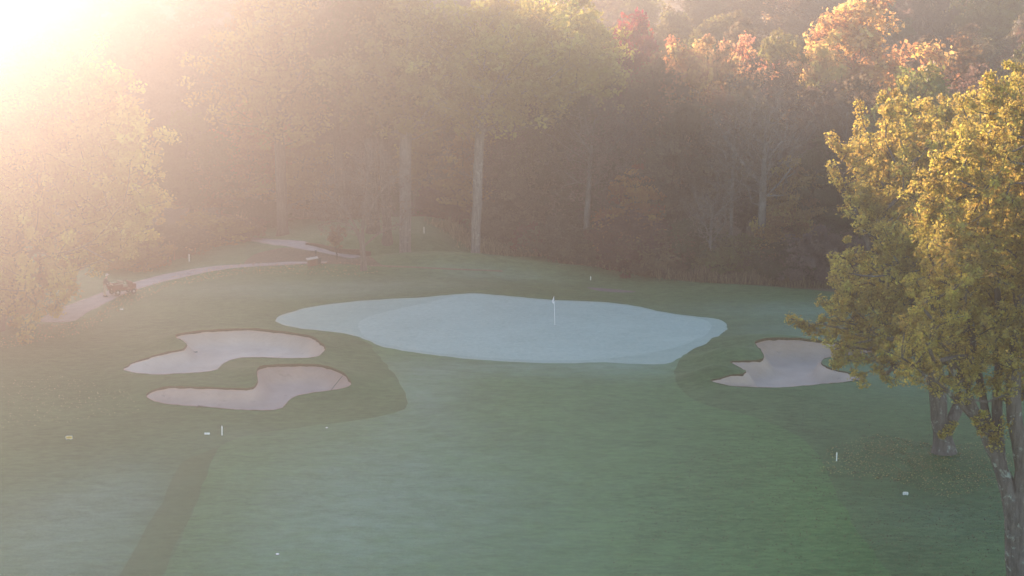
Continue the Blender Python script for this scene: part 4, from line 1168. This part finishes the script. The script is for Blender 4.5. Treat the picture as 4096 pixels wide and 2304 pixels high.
part('cap', M_cap, per, lambda bm: (bmesh.ops.create_uvsphere(bm, u_segments=16, v_segments=10, radius=1, matrix=Matrix.Translation((.195, 0, 1.745)) @ Matrix.Diagonal((.108, .098, .075, 1))), bm_box(bm, (.11, .14, .014), (.325, 0, 1.735), Matrix.Rotation(R_(10), 3, 'Y'), .005)), True)
jn = [(-.0, 0, .90), (.03, 0, 1.08), (.09, 0, 1.25), (.14, 0, 1.42), (.165, 0, 1.49), (.13, .19, 1.40), (.22, .25, 1.14), (.40, .205, 1.03), (.13, -.19, 1.40), (.24, -.25, 1.14), (.42, -.205, 1.03)]
skin('jacket', jn, [(0, 1), (1, 2), (2, 3), (3, 4), (3, 5), (5, 6), (6, 7), (3, 8), (8, 9), (9, 10)], [(.15, .185), (.145, .17), (.15, .185), (.125, .17), .075, .078, .062, .05, .078, .062, .05], M_jacket, per)
tn = [(0, 0, .95), (0, .09, .88), (-.02, .11, .50), (-.055, .12, .12), (0, -.09, .88), (.05, -.11, .50), (.025, -.12, .12)]
skin('trousers', tn, [(0, 1), (1, 2), (2, 3), (0, 4), (4, 5), (5, 6)], [(.13, .165), .108, .083, .075, .108, .083, .075], M_khaki, per)
for y, x in ((.13, 0), (-.13, .08)): part('shoe', M_shoe, per, lambda bm: bm_box(bm, (.29, .105, .10), (x, y, .05), None, .03), True)
for side, hx in ((1, .53), (-1, .55)):
    hy = side * .19
    hn = [(hx - .03, hy, .985), (hx + .05, hy, .965)]; he = [(0, 1)]; hr = [(.028, .02), (.036, .018)]
    for q, (oy, L) in enumerate(((-.03, .062), (-.01, .072), (.011, .068), (.031, .054))):
        k = len(hn)
        hn += [(hx + .055, hy + oy, .963), (hx + .055 + L * .55, hy + oy, .952), (hx + .055 + L * .8, hy + oy, .925)]
        he += [(1, k), (k, k + 1), (k + 1, k + 2)]; hr += [.010, .009, .008]
    k = len(hn); hn += [(hx + .01, hy - side * .035, .965), (hx + .045, hy - side * .06, .95)]; he += [(0, k), (k, k + 1)]; hr += [.012, .009]
    skin('hand', hn, he, hr, M_skin, per, 0, 1)

# ------------------------------------------------------------------ ground cover nobody could count
def scatter_leaves(name, P, size, cols, label, mname, cat):
    r = np.random.RandomState(len(P))
    m = len(P)
    z = height(P[:, 0], P[:, 1]) + bunker_shift(P) + r.uniform(.008, .03, m)
    C = np.c_[P, z]
    nn = r.normal(0, .35, (m, 3)) + np.array([0, 0, 1]); nn /= np.linalg.norm(nn, axis=1)[:, None]
    t = r.normal(0, 1, (m, 3)); t -= (t * nn).sum(1)[:, None] * nn; t /= np.linalg.norm(t, axis=1)[:, None]
    b = np.cross(nn, t); L = size * r.uniform(.6, 1.5, m)[:, None]; W = L * .6
    V = np.stack([C - t * L, C + b * W, C + t * L, C - b * W], 1).reshape(-1, 3)
    me = fast_mesh(name, V, [np.arange(m * 4).reshape(-1, 4)], False, {'hue': ('FACE', r.uniform(0, 1, m))})
    o = link(name, me, None, [M_leaf]); o.color = (*cols, 1)
    tag(o, label, cat, None, 'stuff')
r = np.random.RandomState(3)
def area(disp, n, fall=None):
    poly = np.array([dat(*p)[:2] for p in disp]); out = np.zeros((0, 2))
    while len(out) < n:
        q = np.c_[r.uniform(poly[:, 0].min(), poly[:, 0].max(), n), r.uniform(poly[:, 1].min(), poly[:, 1].max(), n)]
        q = q[inside(q, poly)]
        if fall is not None: q = q[r.uniform(0, 1, len(q)) < fall(q)]
        out = np.concatenate([out, q])
    return out[:n]
cF = dat(2560, 1480)
fl1 = area([(1450, 1449), (1650, 1200), (1900, 1060), (2200, 1000), (2576, 1000), (2700, 1700), (1400, 1700)], 7000, lambda q: np.clip(1.15 - np.hypot((q[:, 0] - cF[0]) / 17, (q[:, 1] - 88) / 28), .03, 1))
scatter_leaves('fallen_leaves', fl1, .040, (.075, .055, .04), 'brown fallen leaves, coloured dark to include their shadows, scattered over the right of the fairway', 'x', 'fallen leaves')  # dark leaf colour also stands in for the leaves' small shadows
fl2 = area([(2080, 1130), (2200, 1090), (2360, 1120), (2500, 1110), (2560, 1160), (2500, 1220), (2380, 1260), (2250, 1210), (2060, 1190)], 4000, lambda q: np.clip(np.exp(-np.hypot((q[:, 0] - b0[0] + 1.8) / 6.5, (q[:, 1] - b0[1]) / 10) ** 2) * (.6 + .3 * np.sin(q[:, 0] * 1.7 + 2) * np.sin(q[:, 1] * 1.1)), .03, 1))
scatter_leaves('leaf_carpet', fl2, .038, (.30, .22, .12), 'tawny carpet of leaves around the twin-trunked maple', 'x', 'fallen leaves')
fl3 = area([(0, 960), (150, 945), (330, 990), (350, 1040), (220, 1060), (0, 1080)], 600)
scatter_leaves('leaf_drift', fl3, .034, (.34, .28, .18), 'pale fallen leaves on the grass left of the bunkers', 'x', 'fallen leaves')
fl4 = area([(0, 850), (100, 815), (230, 800), (300, 740), (480, 680), (640, 660), (860, 658), (960, 685), (880, 700), (600, 690), (430, 720), (200, 840), (0, 880)], 2500)
scatter_leaves('path_leaves', fl4, .055, (.30, .17, .09), 'russet fallen leaves along the cart path', 'x', 'fallen leaves')

# tall dry grass along the wood edge
def tall_grass(name, line, n, width, h, col, label):
    r = np.random.RandomState(n)
    P = np.array(line, float); k = r.uniform(0, len(P) - 1.001, n); i = k.astype(int); f_ = (k - i)[:, None]
    q = P[i] * (1 - f_) + P[i + 1] * f_ + np.c_[r.normal(0, .8, n), np.abs(r.normal(0, width, n))]
    z = height(q[:, 0], q[:, 1])
    tall_ = h * r.uniform(.4, 1.2, n) * (0.6 + .5 * np.sin(q[:, 0] * .9) ** 2)
    a = r.uniform(0, 6.28, n); w = r.uniform(.02, .045, n)
    base_ = np.c_[q, z - .03]; tip = base_ + np.c_[r.normal(0, .18, n), r.normal(0, .18, n), tall_]
    off = np.c_[np.cos(a) * w, np.sin(a) * w, np.zeros(n)]
    V = np.stack([base_ - off, base_ + off, tip + off * .25, tip - off * .25], 1).reshape(-1, 3)
    me = fast_mesh(name, V, [np.arange(n * 4).reshape(-1, 4)], False, {'hue': ('FACE', r.uniform(0, 1, n))})
    o = link(name, me, None, [M_straw]); o.color = (*col, 1); tag(o, label, 'tall grass', None, 'stuff')
tall_grass('edge_grass', [(xat(1440, 160), 160.8), (xat(1500, 157), 158), (xat(1600, 154.5), 155), (xat(1700, 153), 153), (xat(1800, 151.5), 151.6), (xat(1900, 150.5), 151), (xat(2080, 149), 149.3)], 7000, 1.3, .95, (.13, .10, .065), 'dry tall grass along the wood edge on the right')
tall_grass('bank_grass', [(xat(1110, 171), 174), (xat(1160, 168), 171), (xat(1215, 164), 167), (xat(1280, 163), 166), (xat(1340, 162), 165)], 3500, 1.0, .9, (.17, .145, .085), 'wispy pale grass on the bank behind the bare grey trunk')
tall_grass('path_weeds', [(xat(350, 163), 163), (xat(430, 169), 169), (xat(520, 176), 175), (xat(620, 183), 181)], 6000, 2.0, 1.5, (.32, .20, .09), 'tawny tall weeds behind the cart path')

# ------------------------------------------------------------------ haze
me = bpy.data.meshes.new('haze'); bm = bmesh.new()
bmesh.ops.create_cube(bm, size=1.0, matrix=Matrix.Translation((0, 280, 42)) @ Matrix.Diagonal((640, 680, 104, 1)))
bm.to_mesh(me); bm.free()
hz = link('haze', me); tag(hz, None, None, None, 'stuff')
hm = bpy.data.materials.new('haze_air'); hm.use_nodes = True
n = hm.node_tree; n.nodes.remove(n.nodes['Principled BSDF'])
pv = n.nodes.new('ShaderNodeVolumePrincipled')
pv.inputs['Color'].default_value = (0.47, 0.50, 0.57, 1)
pv.inputs['Density'].default_value = HAZE_DENSITY
pv.inputs['Anisotropy'].default_value = HAZE_G
pv.inputs['Density Attribute'].default_value = ''
n.links.new(pv.outputs[0], n.nodes['Material Output'].inputs['Volume'])
try: hm.cycles.homogeneous_volume = True
except Exception: pass
me.materials.append(hm)
